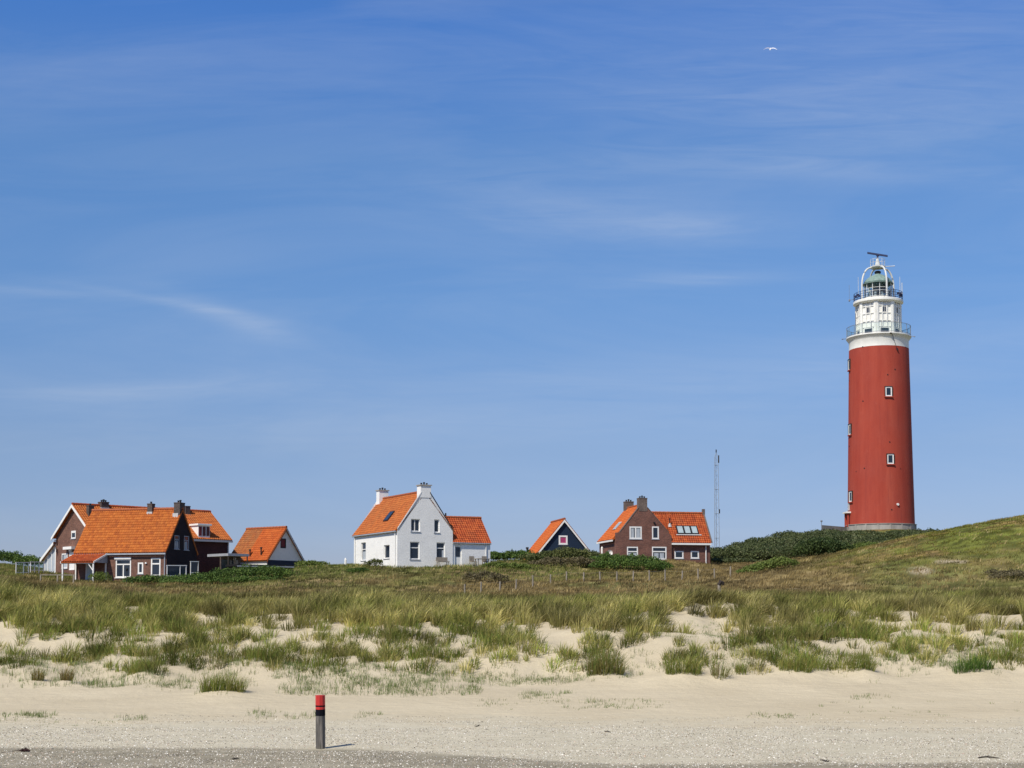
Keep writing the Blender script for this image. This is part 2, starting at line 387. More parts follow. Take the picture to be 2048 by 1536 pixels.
def groundcol(x, y):
    px = CX+F*x/y
    n1 = fbm(x, y*2.0, 3.0, 4, 41); n2 = fbm(x, y, 10, 4, 43); n3 = fbm(x, y, .8, 3, 47)
    c = clerp(SAND, SANDL, np.clip(n1*1.2-.1, 0, 1))
    # pale shelly strip, then the darker damp gravel towards the sea
    bnd = 53.3+(fbm(x, y*0, 5, 3, 51)-.5)*2.4-.6*np.tanh((x-3)/8)
    sh = sstep(3.2, -3.2, y-bnd+(fbm(x, y*2.5, 1.6, 4, 53)-.5)*5)
    c = clerp(c, (.53, .475, .385), 0*sh)*(1-sh[..., None])+clerp((.45, .41, .31), (.53, .485, .375), n3)*sh[..., None]
    edge = np.where(x < -4.2, 46.2-.035*(x+14), 46.2-.343-(x+4.2)*.62)
    edge = np.maximum(edge, 41.2+.05*np.clip(x, 0, 20))+(fbm(x*.5, y*.2, 1.4, 3, 61)-.5)*.9
    wet = sstep(.35, -.35, y-edge)*(.72+.28*sstep(.3, .6, fbm(x, y*2, 1.1, 3, 63)))
    c = clerp((0, 0, 0), (1, 1, 1), wet)*clerp((.225, .20, .145), (.29, .26, .195), n3)+c*(1-wet[..., None])
    # vegetated ground behind the first dune ridge
    veg = sstep(80, 86, y+(n2-.5)*5)
    mead = clerp((.175, .13, .055), (.14, .14, .045), sstep(.42, .62, n2))
    mead = clerp(mead, (.25, .19, .09), sstep(.5, .75, fbm(x, y, 2.2, 4, 71))*.6)
    mead = mead*(.62+.76*sstep(.36, .66, fbm(x, y, .9, 3, 83)))[..., None]
    grn = sstep(1500, 1900, px)*sstep(100, 116, y)
    rd = clerp((.12, .135, .028), (.20, .14, .05), sstep(.46, .66, fbm(x, y, 3.2, 4, 75)))
    rd = rd*(.55+.85*sstep(.34, .66, fbm(x, y, .8, 3, 85)))[..., None]
    mead = clerp((0, 0, 0), (1, 1, 1), grn)*rd+mead*(1-grn[..., None])
    c = c*(1-veg[..., None])+mead*veg[..., None]
    # bare sand scars on the right dune
    for sx, sd, rx, ry in ((1840, 104.5, .8, 1.4), (1890, 107, .7, .8), (1590, 100, .7, .3), (1920, 106.5, .5, .7)):
        xx = (sx-CX)/F*sd
        s = np.exp(-(((x-xx)/rx)**2+((y-sd)/ry)**2)**2)*sstep(.35, .55, n3+.15)
        c = c*(1-s[..., None])+np.array((.42, .35, .25))*s[..., None]
    return c
gc = groundcol(X, D)
nI, nJ = D.shape
idx = np.arange(nI*nJ).reshape(nI, nJ)
q = np.stack([idx[:-1, :-1], idx[:-1, 1:], idx[1:, 1:], idx[1:, :-1]], -1).reshape(-1, 4)
M['ground'] = vcol('sand_and_turf', .95, 0, .1, detail=[(14, .90, 1.07), (60, .86, 1.10)])
terrain = npmesh('terrain', np.stack([X, D, Z], -1).reshape(-1, 3), q, np.zeros((0, 3), int), M['ground'], gc.reshape(-1, 3), True)
tag(terrain, kind='structure')
_nt = M['ground'].node_tree; _b = _nt.nodes['Principled BSDF']; _v = objvec(_nt)
_h = N(_nt, 'ShaderNodeMath', operation='ADD'); _nt.links.new(noise(_nt, 2.2, 4, _v, .6), _h.inputs[0]); _nt.links.new(noise(_nt, .7, 3, objvec(_nt, (1, 3.5, 1)), .5, .6), _h.inputs[1])
bump(_nt, _b, _h.outputs[0], .55, .12)
pm = MB(); pm.face([(-6000, -2000, -.08), (6000, -2000, -.08), (6000, 9000, -.08), (-6000, 9000, -.08)])
tag(pm.build('beach_plain', paint('plain_sand', (.45, .40, .32), .95, .15, .2)), kind='structure')
def gz(x, y): return float(terrz(np.array([x]), np.array([y]))[0])
# ------------------------------------------------------------------ blades and leaves
def blades_mesh(name, base, h, az, lean, w, col, mat):
    n = len(base); th = rng.uniform(0, pi, n)
    side = np.stack([np.cos(th), np.sin(th), np.zeros(n)], 1)*(w/2)[:, None]
    ln = np.stack([np.cos(az), np.sin(az), np.zeros(n)], 1)*(lean*h)[:, None]
    up = np.zeros((n, 3)); up[:, 2] = h*np.sqrt(np.clip(1-lean**2*.6, .15, 1))
    V = np.empty((n, 5, 3))
    V[:, 0] = base-side; V[:, 1] = base+side
    mid = base+up*.58+ln*.30
    V[:, 2] = mid-side*.8; V[:, 3] = mid+side*.8
    V[:, 4] = base+up+ln
    k = (np.arange(n)*5)[:, None]
    return npmesh(name, V.reshape(-1, 3), k+np.array([[0, 1, 3, 2]]), k+np.array([[2, 3, 4]]), mat, np.repeat(col, 5, 0))
PAL = {'t': [(.50, .44, .19), (.38, .36, .12), (.62, .53, .27), (.29, .28, .09)],
       'm': [(.34, .34, .105), (.26, .285, .075), (.48, .42, .18), (.20, .22, .06)],
       'r': [(.17, .14, .055), (.13, .12, .04), (.24, .19, .085), (.10, .09, .035)],
       'g': [(.22, .29, .065), (.155, .225, .048), (.37, .35, .115), (.29, .24, .09)],
       'd': [(.17, .22, .06), (.12, .17, .045), (.25, .24, .09), (.22, .15, .065)],
       'e': [(.10, .20, .045), (.075, .155, .04), (.14, .23, .055), (.12, .16, .045)],
       's': [(.20, .29, .11), (.15, .24, .08), (.26, .29, .13), (.22, .20, .11)],
       'b': [(.27, .20, .08), (.20, .15, .06), (.32, .25, .10), (.17, .18, .06)]}
def pal(kind, n):
    a = np.array(PAL[kind]); i = rng.integers(0, len(a), n); j = rng.integers(0, len(a), n); t = rng.uniform(0, 1, (n, 1))
    return a[i]*(1-t)+a[j]*t
class Blades:
    def __init__(s): s.b = []; s.h = []; s.az = []; s.l = []; s.w = []; s.c = []
    def clump(s, x, y, r, h, n, kind, splay=.55, wind=.25, w=.016, tint=1.0, aspect=1.0):
        rr = r*np.sqrt(rng.uniform(0, 1, n)); a = rng.uniform(0, 2*pi, n)
        bx = x+rr*np.cos(a)*.75*aspect; by = y+rr*np.sin(a)*.75
        dx = np.cos(a)*splay*(rr/r)+wind+rng.normal(0, .14, n); dy = np.sin(a)*splay*(rr/r)+rng.normal(0, .14, n)-.05
        L = np.clip(np.sqrt(dx*dx+dy*dy), .02, 1.1)
        bz = terrz(bx, by)-.03
        s.b.append(np.stack([bx, by, bz], 1)); s.h.append(h*rng.uniform(.55, 1.12, n)*(1-.30*(rr/r)**2))
        s.az.append(np.arctan2(dy, dx)); s.l.append(L); s.w.append(np.full(n, w)*rng.uniform(.7, 1.4, n))
        s.c.append(pal(kind, n)*tint*np.array((.92, .92, .78))*rng.uniform(.75, 1.25, (n, 1)))
    def build(s, name, parent=None):
        c = np.concatenate
        return blades_mesh(name, c(s.b), c(s.h), c(s.az), c(s.l), c(s.w), c(s.c), M['grass'])
# coverage of the foredune, read off rows of the slope (columns every 128 px)
CR = [1165, 1200, 1225, 1250, 1275, 1300, 1325, 1350, 1378, 1400, 1432, 1460]
CG = np.array([
 [9]*17,
 [9]*17,
 [9, 9, 9, 9, 9, 9, 9, 9, 9, 9, 8, 6, 9, 9, 9, 9, 9],
 [5, 9, 9, 9, 5, 6, 8, 8, 8, 9, 4, 1.2, 7, 8, 6, 3, 5],
 [3, 7, 9, 8, 7, 7, 8, 7, 7, 6, 8, 2, 4, 8, 7, 5, 5],
[3, 3, 7, 8, 9, 7, 9, 8, 9, 9, 6, 5, 9, 8, 9, 5, 6],
 [3, 3, 4, 7, 6, 7, 7, 7, 7, 9, 2, 6, 6, 6, 5, 3, 7],
 [1, 1, 2, 1, 1, 2, 1.5, 2, 1.5, 2, .2, 1, .6, 1, .2, .3, .6],
 [.2, .3, .1, .8, .6, .8, .8, .6, .2, .2, .1, 0, 0, 0, 0, 0, 0],
 [0, 0, 0, .2, .1, .1, .2, .1, .3, .1, 0, 0, .1, .1, 0, 0, 0],
 [.3, 0, .1, 0, .2, .1, 0, 0, 0, 0, .1, 0, 0, 0, 0, 0, 0],
 [0]*17])/10
def cover(px, py):
    j = np.clip(px/128, 0, 15.999); j0 = j.astype(int); fj = j-j0
    i = np.interp(py, CR, np.arange(len(CR))); i0 = np.clip(i.astype(int), 0, len(CR)-2); fi = i-i0
    return (CG[i0, j0]*(1-fj)+CG[i0, j0+1]*fj)*(1-fi)+(CG[i0+1, j0]*(1-fj)+CG[i0+1, j0+1]*fj)*fi
n = 9600
d = np.sqrt(rng.uniform(52**2, 94**2, n)); px = rng.uniform(-420, 2470, n)
x = (px-CX)/F*d; z = terrz(x, d)
py = CY-F*(((z-CAMZ)/d)*cp-sp)/(cp+((z-CAMZ)/d)*sp)
py = np.where(d > 79, np.minimum(py, 1222), py)
cv = cover(px, py)
patch = fbm(x, d*1.4, 2.6, 3, 81)
dens = np.clip(cv*1.15+(patch-.5)*1.3*(cv < .85)*(cv > .05), 0, 1)
for (ex, ey, rx, ry) in ((1060, 1322, 40, 9), (600, 1318, 36, 8), (900, 1330, 30, 8), (1440, 1300, 36, 10), (1660, 1290, 40, 8), (400, 1320, 34, 8), (770, 1300, 30, 7), (1395, 1255, 75, 36), (540, 1258, 62, 15), (1110, 1272, 40, 18), (1985, 1246, 60, 20), (10, 1268, 34, 26), (690, 1266, 50, 10), (120, 1304, 60, 14), (1270, 1330, 40, 40), (270, 1262, 40, 8), (940, 1280, 30, 10), (1760, 1232, 60, 8)):
    dens = dens*(1-.92*np.exp(-(((px-ex)/rx)**2+((py-ey)/ry)**2)**2))
keep = rng.uniform(0, 1, n) < dens*np.where(py > 1262, 1.0, .72)
marram = Blades(); green = Blades(); nm = 0
for X0, Y0, p, yy, c0, t in zip(x[keep], d[keep], px[keep], py[keep], cv[keep], patch[keep]):
    if any((X0-a)**2+(Y0-b_)**2 < .35 for a, b_ in TPOS): continue
    hn = float(fbm(X0, Y0, 6, 2, 91)); tall = 1-float(sstep(1222, 1296, yy+(hn-.5)*50))
    tint = float(np.clip(.45+1.1*fbm(X0, Y0, 2.6, 2, 95)+.25*(random.random()-.5), .45, 1.5))
    if yy > 1352 or (c0 < .2):
        green.clump(X0, Y0, .35+.3*random.random(), .22+.2*random.random(), 14, 's', .4, .15, .013)
        continue
    k3 = float(fbm(X0, Y0, 3.2, 2, 97))
    if Y0 > 83.5: kind = 'r' if k3 > .44 else 'm'
    else: kind = 't' if (tall > .55 and k3 > .47) else ('m' if tall > .35 else ('g' if k3 < .62 else 'm'))
    h = (.52+.42*tall+.45*random.random()**1.5)
    rr_ = .30+.42*random.random()
    if tall < .4 and random.random() < .3: h *= .6; rr_ *= .6
    if Y0 > 81: h *= .60+.35*max(0, 1-p/260)
    elif Y0 > 78: h *= .8
    tint *= random.choice((.5, .68, .85, .95, 1.08, 1.2))
    if random.random() < .20: kind = 't'
    if tall < .5 and kind == 'm' and random.random() < .35: kind = 'g'
    (marram if tall > .35 else green).clump(X0, Y0, rr_, h, int((62+45*tall)*(rr_/.5)), kind, .70, .12+.20*tall, .023+.006*tall, tint)
    nm += 1
# thin young shoots
sh = rng.uniform(0, 1, (9000, 2))
for (a0, a1, b0, b1, cnt, hh) in ((540, 960, 1335, 1392, 1150, .30), (0, 560, 1300, 1376, 900, .34), (1260, 2048, 1300, 1352, 420, .34), (960, 1260, 1330, 1362, 260, .26), (1330, 1560, 1225, 1290, 420, .16), (0, 110, 1428, 1437, 70, .22), (500, 640, 1424, 1440, 60, .24),
                              (1040, 1160, 1385, 1400, 60, .24), (1130, 1320, 1402, 1418, 70, .18), (700, 770, 1426, 1440, 24, .2), (1500, 1590, 1428, 1438, 30, .16), (1700, 1790, 1388, 1400, 26, .2),
                              (255, 290, 1435, 1444, 16, .2), (60, 260, 1440, 1454, 40, .12), (180, 460, 1370, 1378, 70, .2), (1560, 2048, 1405, 1440, 40, .14), (1800, 2048, 1270, 1320, 300, .25), (1540, 1900, 1300, 1340, 260, .3), (960, 1350, 1400, 1420, 60, .16)):
    k = 0
    while k < cnt:
        p = random.uniform(a0, a1); yy = random.uniform(b0, b1)
        if float(fbm(np.array([p/60.]), np.array([yy/18.]), 1, 2, 7)[0]) < random.uniform(.25, .62): k += .5; continue
        X0, Y0 = ground_hit(p, yy) if False else (None, None)
        r_ = ray(p, yy); dd = np.arange(44, 90, .25); k2 = np.argmax(basez(r_[0]/r_[1]*dd, dd) >= CAMZ+r_[2]/r_[1]*dd)
        Y0 = dd[k2]; X0 = r_[0]/r_[1]*Y0
        green.clump(X0, Y0, .22, hh*random.uniform(.7, 1.3), 7, 's', .35, .12, .013); k += 1
tag(marram.build('marram_grass'), kind='stuff'); tag(green.build('young_dune_grass'), kind='stuff')
for (X0, Y0), t in zip(TPOS, TUSS):
    B = Blades(); sc = Y0/2900
    W = t[2]*sc; H = t[3]*sc*1.08
    m = max(1, int(W/.55)); 
    for k in range(m):
        off = (k+.5)/m-.5
        hh = H*(1-.9*off*off)*random.uniform(.88, 1.05)
        B.clump(X0+off*W*.8, Y0+random.uniform(-.15, .15), max(.18, W/m*.62), hh, 170 if m > 1 else 150, t[4], .55 if W > .8 else .3, .12, .016, random.uniform(.9, 1.1))
    o = B.build('grass_tussock'); tag(o, t[5], 'grass tussock', 'tussocks standing on the sand')
# short turf of the meadow and the right dune
turf = Blades()
n = 30000
d = np.sqrt(rng.uniform(84**2, 142**2, n)); px = rng.uniform(-300, 2350, n); x = (px-CX)/F*d
rd = sstep(1480, 1850, px)*sstep(98, 112, d)
f1 = fbm(x, d, 3.0, 4, 75); f2 = fbm(x, d, 9, 4, 43); f3 = fbm(x, d, 1.1, 3, 77)
nb = 8
bx = (x[:, None]+rng.normal(0, .17, (n, nb))).ravel(); by = (d[:, None]+rng.normal(0, .17, (n, nb))).ravel()
bz = terrz(bx, by)-.02; K = n*nb
brown = np.array((.245, .18, .075)); olive = np.array((.20, .195, .06)); greenc = np.array((.15, .19, .04)); straw = np.array((.42, .33, .16))
g1 = sstep(.45, .62, f2)[:, None]; g2 = sstep(.48, .66, f1)[:, None]
frontg = (sstep(112, 122, d)*(1-sstep(1000, 1500, px)))[:, None]
cm = brown*(1-g1)+olive*g1; cm = cm*(1-frontg*.75)+greenc*frontg*.75
g4 = sstep(.40, .60, fbm(x, d, 1.6, 3, 79))[:, None]
cr = (greenc*(.55+.6*g4)+np.array((.05, .02, .0)))*(1-g2*.8)+np.array((.27, .19, .07))*g2*.8
cc = cm*(1-rd[:, None])+cr*rd[:, None]
st = (rng.uniform(0, 1, n) < .10)[:, None]
cc = np.where(st, straw, cc)*(0.45+1.0*sstep(.3, .7, f3)[:, None])*.92
hh = np.repeat((.08+.22*f3+.05*(1-rd))*(1-.15*rd), nb)*rng.uniform(.6, 1.3, K)
o = blades_mesh('meadow_turf', np.stack([bx, by, bz], 1), hh, rng.uniform(-1.2, 1.2, K), rng.uniform(.1, .8, K), np.full(K, .038), np.repeat(cc, nb, 0)*rng.uniform(.8, 1.2, (K, 1)), M['grass'])
tag(o, kind='stuff')
# broken shells lying on the beach
n = 90000
d = np.sqrt(rng.uniform(39.5**2, 55**2, n)); px = rng.uniform(-60, 2110, n); x = (px-CX)/F*d
kp = rng.uniform(0, 1, n) < np.where(d < 52, 1, .28)*np.clip(fbm(x, d*2.5, 2.2, 3, 101)*2.2-.4, .12, 1)
x, d = x[kp], d[kp]; 
tx = rng.uniform(-15, 17, 2600); row = rng.integers(0, 5, 2600)
ty = np.array([51.6, 53.6, 55.2, 48.3, 43.0])[row]+(fbm(tx, row*7.0, 5, 3, 111)-.5)*1.5+rng.normal(0, .10, 2600)
tk = vnoise(tx*.55, row*5.0, 113) > .42; tx, ty = tx[tk], ty[tk]
ntide = len(tx); x = np.concatenate([x, tx]); d = np.concatenate([d, ty])
n = len(x)
zz = terrz(x, d)
s = rng.uniform(.007, .018, n)*np.where(rng.uniform(0, 1, n) < .04, 1.9, 1); th = rng.uniform(0, 2*pi, n); tl = rng.uniform(-.5, .9, n)
e1 = np.stack([np.cos(th), np.sin(th), np.zeros(n)], 1)*s[:, None]
e2 = np.stack([-np.sin(th)*np.cos(tl), np.cos(th)*np.cos(tl), np.abs(np.sin(tl))], 1)*s[:, None]*.8
c0 = np.stack([x, d, zz+.006], 1)
V = np.stack([c0-e1-e2*.6, c0+e1-e2*.6, c0+e1*.7+e2+[0, 0, .006], c0-e1*.7+e2+[0, 0, .006], ], 1)
shade = rng.choice([0, 1, 2, 3, 4], n, p=[.40, .26, .16, .10, .08]); shade[-ntide:] = 3
sc_ = np.array([(.72, .69, .62), (.60, .55, .47), (.36, .30, .23), (.14, .12, .11), (.50, .36, .28)])[shade]
o = npmesh('sea_shells', V.reshape(-1, 3), (np.arange(n)*4)[:, None]+np.array([[0, 1, 2, 3]]), np.zeros((0, 3), int), M['shell'], np.repeat(sc_, 4, 0))
tag(o, kind='stuff')
# ------------------------------------------------------------------ shrubs
def leaves(lumps, n, size, cols, dark=.5):
    ext = []
    for (a, b, c, r1, r2, r3) in lumps:          # ragged outline: smaller boughs on every lump
        for k in range(3):
            q = rng.normal(0, 1, 3); q /= np.linalg.norm(q); q[2] = abs(q[2])
            f = rng.uniform(.28, .5); ext.append((a+q[0]*r1*.85, b+q[1]*r2*.85, c+q[2]*r3*.85, r1*f, r2*f, r3*f*1.15))
    lumps = np.array(list(lumps)+ext, float); vol = lumps[:, 3]*lumps[:, 4]+lumps[:, 3]*lumps[:, 5]
    li = rng.choice(len(lumps), n, p=vol/vol.sum()); L = lumps[li]
    v = rng.normal(0, 1, (n, 3)); v /= np.linalg.norm(v, axis=1)[:, None]
    v[:, 2] = np.where(v[:, 2] < -.25, -v[:, 2], v[:, 2])
    r = rng.uniform(.62, 1.06, n)**.6
    p = L[:, :3]+v*L[:, 3:6]*r[:, None]
    p += rng.normal(0, size*.5, (n, 3))
    s = size*rng.uniform(.6, 1.4, n)
    a = rng.normal(0, 1, (n, 3))+v*.4; a /= np.linalg.norm(a, axis=1)[:, None]
    b = np.cross(a, rng.normal(0, 1, (n, 3))); b /= np.linalg.norm(b, axis=1)[:, None]; c = np.cross(a, b)
    V = np.stack([p-b*s[:, None]*.9, p+c*s[:, None]*.5, p+b*s[:, None]*.9, p-c*s[:, None]*.5], 1)
    tone = rng.uniform(0, 1, (len(lumps), 1))[li]; t2 = np.clip(tone*.85+rng.uniform(-.1, .35, (n, 1)), 0, 1)
    C = np.array(cols[0])*(1-t2)+np.array(cols[1])*t2
    if len(cols) > 2:
        st = (rng.uniform(0, 1, (n, 1)) < .13); C = np.where(st, np.array(cols[2]), C)
    return V.reshape(-1, 3), np.repeat(C, 4, 0)
def shrub(name, lumps, n, size, cols, label=None, cat='bush', group=None, kind=None, smin=.0):
    V, C = leaves(lumps, n, size, cols)
    o = npmesh(name, V, (np.arange(n)*4)[:, None]+np.array([[0, 1, 2, 3]]), np.zeros((0, 3), int), M['leaf'], C)
    tag(o, label, cat if not kind else None, group, kind); return o
DT = [(.022, .042, .012), (.055, .082, .020), (.085, .115, .035)]
DG_ = [(.036, .075, .015), (.10, .16, .032), (.15, .21, .045)]
OL = [(.055, .075, .022), (.115, .13, .040), (.16, .16, .06)]
SG = [(.042, .062, .022), (.105, .125, .045), (.16, .17, .085)]
YG = [(.085, .125, .024), (.145, .19, .04), (.2, .23, .07)]
BR = [(.10, .085, .04), (.16, .135, .07), (.2, .17, .10)]
def lump_row(pts, d, nper, r, hscale=.8, jd=1.0, seed=1, vary=5):
    """lumps along a polyline of (px, top row): tops follow it"""
    R = random.Random(seed); out = []
    tot = nper*(len(pts)-1)
    for i in range(tot):
        u = (i+R.random())/tot*(len(pts)-1); k = min(int(u), len(pts)-2); f = u-k
        px = pts[k][0]*(1-f)+pts[k+1][0]*f; top = pts[k][1]*(1-f)+pts[k+1][1]*f
        dd = d+R.uniform(-jd, jd); rr = r*R.uniform(.55, 1.4)
        zt = zat(top+R.uniform(0, vary), dd)
        X0 = xat(px, dd); g = gz(X0, dd)
        hz = max(.35, zt-g)
        out.append((X0, dd, g+hz*.42, rr, rr*.9, hz*.58))
    return out
shrub('hedge', lump_row([(255, 1152), (300, 1149), (345, 1150), (400, 1146), (450, 1136), (500, 1133), (545, 1130), (572, 1136)], 113.5, 6, .75, jd=.9, seed=3)
      + lump_row([(330, 1160), (420, 1155), (500, 1152), (560, 1152)], 112.3, 6, .7, jd=.5, seed=4), 17100, 0.072, DG_,
      'long dense dark green hedge in front of the brick cottage and its dark gable', 'hedge')
shrub('bush', lump_row([(186, 1141), (198, 1144), (216, 1148)], 116.2, 3, .35, jd=.3, seed=5), 1710, 0.058, YG, 'bright leafy bush at the foot of the porch post beside the glass door', 'bush')
shrub('bush', lump_row([(700, 1137), (716, 1131), (728, 1140)], 119, 3, .38, jd=.3, seed=6), 1900, 0.058, DG_, 'small round dark bush in the meadow below the left corner of the white house', 'bush')
shrub('bush', lump_row([(732, 1124), (742, 1117), (754, 1116), (764, 1120)], 124.6, 3, .32, jd=.2, seed=7), 1330, 0.058, OL, 'low twiggy bush against the sunlit side wall of the white house', 'bush')
shrub('bush', lump_row([(982, 1104), (1000, 1103), (1030, 1101), (1062, 1103)], 141, 5, .9, jd=1.2, seed=8), 8550, 0.094, DG_, 'dark green bush row filling the gap between the white house and the navy barn', 'bush')
shrub('bush', lump_row([(975, 1128), (1000, 1124), (1030, 1126), (1050, 1130)], 126, 4, .6, jd=.8, seed=9), 4750, 0.079, YG, 'bright green low bush right of the white house annex', 'bush')
shrub('bush', lump_row([(1050, 1110), (1080, 1103), (1110, 1099), (1140, 1096), (1165, 1098), (1200, 1105)], 138, 5, .8, jd=1.2, seed=10), 9880, 0.086, OL, 'olive thicket hiding the foot of the navy barn', 'bush')
shrub('bush', lump_row([(1070, 1120), (1110, 1115), (1160, 1114), (1200, 1116)], 131, 5, .7, jd=1.2, seed=11), 6840, 0.079, BR, 'brownish scrub in front of the olive thicket below the navy barn', 'bush')
shrub('hedge', lump_row([(1186, 1112), (1210, 1107), (1240, 1108), (1280, 1109), (1310, 1114), (1334, 1124)], 131, 6, .75, jd=1, seed=12)
      + lump_row([(1190, 1122), (1230, 1118), (1290, 1119), (1330, 1130)], 129, 5, .65, jd=.8, seed=13), 14250, 0.079, DG_, 'dark green hedge in front of the purple brown brick house', 'hedge')
shrub('bush', lump_row([(1492, 1138), (1515, 1127), (1545, 1117), (1582, 1113)], 120, 6, .75, jd=1.0, seed=14), 6080, 0.079, YG, 'bright green bush at the foot of the scrub hill left of the big dune', 'bush')
shrub('bush', lump_row([(930, 1146), (955, 1143), (985, 1143), (1010, 1149)], 112, 3, .5, jd=.5, seed=15), 2850, 0.065, BR, 'grey brown heather clump in the meadow beside the first fence posts', 'bush')
shrub('bush', lump_row([(1602, 1092), (1625, 1076), (1660, 1076), (1692, 1090)], 138, 7, 1.2, jd=1.5, seed=16), 9880, 0.101, DT, 'darkest thicket in the middle of the scrub hill under the lighthouse', 'bush')
shrub('bush', lump_row([(1694, 1098), (1715, 1084), (1745, 1082), (1765, 1090)], 140.5, 5, .8, jd=.9, seed=31), 4200, .09, YG, 'bright green bush below the terrace wall, right of the darkest thicket', 'bush')
shrub('bush', lump_row([(-60, 1108), (0, 1103), (25, 1103), (40, 1112), (56, 1112), (90, 1116)], 148, 6, .9, jd=2, seed=17), 8550, 0.101, DG_, 'dark bushes on the skyline left of the long brick house', 'bush')
shrub('bush', lump_row([(596, 1122), (620, 1119), (650, 1120)], 128, 4, .5, jd=1, seed=18), 2850, 0.072, YG, 'pale green tuft on the skyline between the white barn and the white house', 'bush')
shrub('bush', lump_row([(1975, 1160), (2010, 1150), (2045, 1143), (2080, 1140)], 101, 6, .6, jd=.8, seed=19), 3040, 0.065, BR, 'dark heather patch on the right dune at the edge of the picture', 'bush')
lm = []
top = [(1395, 1100), (1420, 1093), (1480, 1083), (1520, 1071), (1560, 1064), (1600, 1057), (1645, 1053), (1690, 1059), (1760, 1061), (1850, 1057), (1890, 1061)]
for dd, off, sd in ((176, 1, 21), (170, 4, 22), (164, 10, 23), (158, 16, 24), (152, 22, 25), (147, 27, 27)):
    lm += lump_row([(a, b_+off) for a, b_ in top], dd, 3, 1.75, jd=2.8, seed=sd, vary=13)
lm += lump_row([(1390, 1108), (1420, 1100), (1470, 1094), (1520, 1088), (1560, 1090)], 148, 6, 1.2, jd=2, seed=26)
lm += lump_row([(1775, 1062), (1825, 1058), (1858, 1056), (1878, 1060), (1893, 1063)], 168, 7, 1.0, jd=2.5, seed=30, vary=7)
shrub('scrub', lm, 150000, .10, SG, kind='stuff')
# ------------------------------------------------------------------ buildings
class Wall:
    def __init__(s, p, dr, out): s.p = Vector((p[0], p[1], 0)); s.d = Vector((dr[0], dr[1], 0)); s.o = Vector((out[0], out[1], 0))
    def sz(s, px, py):                # where an image point meets this wall's plane
        r = Vector(ray(px, py)); t = (s.p.dot(s.o))/(r.dot(s.o)); h = r*t
        return ((h-s.p).dot(s.d), CAMZ+h.z)
    def at(s, u, z, off=0): q_ = s.p+s.d*u+s.o*off; return Vector((q_.x, q_.y, z))
    def rect(s, x0, y0, x1, y1):
        xm, ym = (x0+x1)/2, (y0+y1)/2
        a = s.sz(x0, ym)[0]; b = s.sz(x1, ym)[0]; z1 = s.sz(xm, y0)[1]; z0 = s.sz(xm, y1)[1]
        return (a, b, z0, z1)
def panel(mb, w, prof, zb, ops=(), depth=.12):
    """wall panel under a profile [(s, z)], with rectangular openings and their reveals"""
    xs = sorted(set([p[0] for p in prof]+[v for o in ops for v in o[:2]]))
    ps = [p[0] for p in prof]; pz = [p[1] for p in prof]
    xs = [x for x in xs if ps[0]-1e-6 <= x <= ps[-1]+1e-6]
    for a, b in zip(xs[:-1], xs[1:]):
        if b-a < 1e-4: continue
        m = (a+b)/2; ha = float(np.interp(a+1e-5, ps, pz)); hb = float(np.interp(b-1e-5, ps, pz))
        oo = sorted([o for o in ops if o[0] < m < o[1]], key=lambda o: o[2])
        z = zb
        for o in oo:
            if o[2] > z: mb.face([w.at(a, z), w.at(b, z), w.at(b, o[2]), w.at(a, o[2])], [(a, z), (b, z), (b, o[2]), (a, o[2])])
            z = o[3]
        mb.face([w.at(a, z), w.at(b, z), w.at(b, hb), w.at(a, ha)], [(a, z), (b, z), (b, hb), (a, ha)])
    for (a, b, z0, z1) in ops:
        for (u0, v0, u1, v1) in ((a, z0, b, z0), (b, z0, b, z1), (b, z1, a, z1), (a, z1, a, z0)):
            mb.face([w.at(u0, v0), w.at(u1, v1), w.at(u1, v1, -depth), w.at(u0, v0, -depth)])
def bar(mb, w, a, b, z0, z1, off, th):
    mb.box(w.at(a, z0, off), w.d*(b-a), w.o*th, Vector((0, 0, z1-z0)))
def window(parent, w, op, fw=.07, rec=.12, mul=(), tr=(), frame=None, glass=None, sill=.05, proud=None, name='window', curtain=None):
    a, b, z0, z1 = op; frame = frame or M['white']; glass = glass or M['glass']
    off = -rec if proud is None else proud
    mb = MB(); t = .06
    bar(mb, w, a, b, z0, z0+fw, off, t); bar(mb, w, a, b, z1-fw, z1, off, t)
    bar(mb, w, a, a+fw, z0+fw, z1-fw, off, t); bar(mb, w, b-fw, b, z0+fw, z1-fw, off, t)
    zt = z1-fw
    for f in tr:
        zc = z0+(z1-z0)*f; bar(mb, w, a+fw, b-fw, zc-fw*.5, zc+fw*.5, off, t-.004); zt = min(zt, zc-fw*.5)
    for f in mul:
        xc = a+(b-a)*f; bar(mb, w, xc-fw*.5, xc+fw*.5, z0+fw, zt, off, t-.008)
    o = mb.build(name, frame, parent)
    g = MB(); g.face([w.at(a+fw*.5, z0+fw*.5, off+.02), w.at(b-fw*.5, z0+fw*.5, off+.02), w.at(b-fw*.5, z1-fw*.5, off+.02), w.at(a+fw*.5, z1-fw*.5, off+.02)])
    g.build('pane', glass, o)
    if curtain:
        cb = MB()
        for (c0, c1, e0, e1) in curtain:
            A = a+fw+(b-a-2*fw)*c0; B = a+fw+(b-a-2*fw)*c1; E0 = z0+fw+(z1-z0-2*fw)*e0; E1 = z0+fw+(z1-z0-2*fw)*e1
            cb.box(w.at(A, E0, off+.022), w.d*(B-A), w.o*.004, Vector((0, 0, E1-E0)))
        cb.build('curtain', M['curtain'], o)
    if sill:
        sb = MB(); bar(sb, w, a-.06, b+.06, z0-.06, z0-.004, (-rec if proud is None else 0)+.0, (rec if proud is None else 0)+sill)
        sb.build('sill', M['grey'] if sill < .07 else frame, o)
    return o
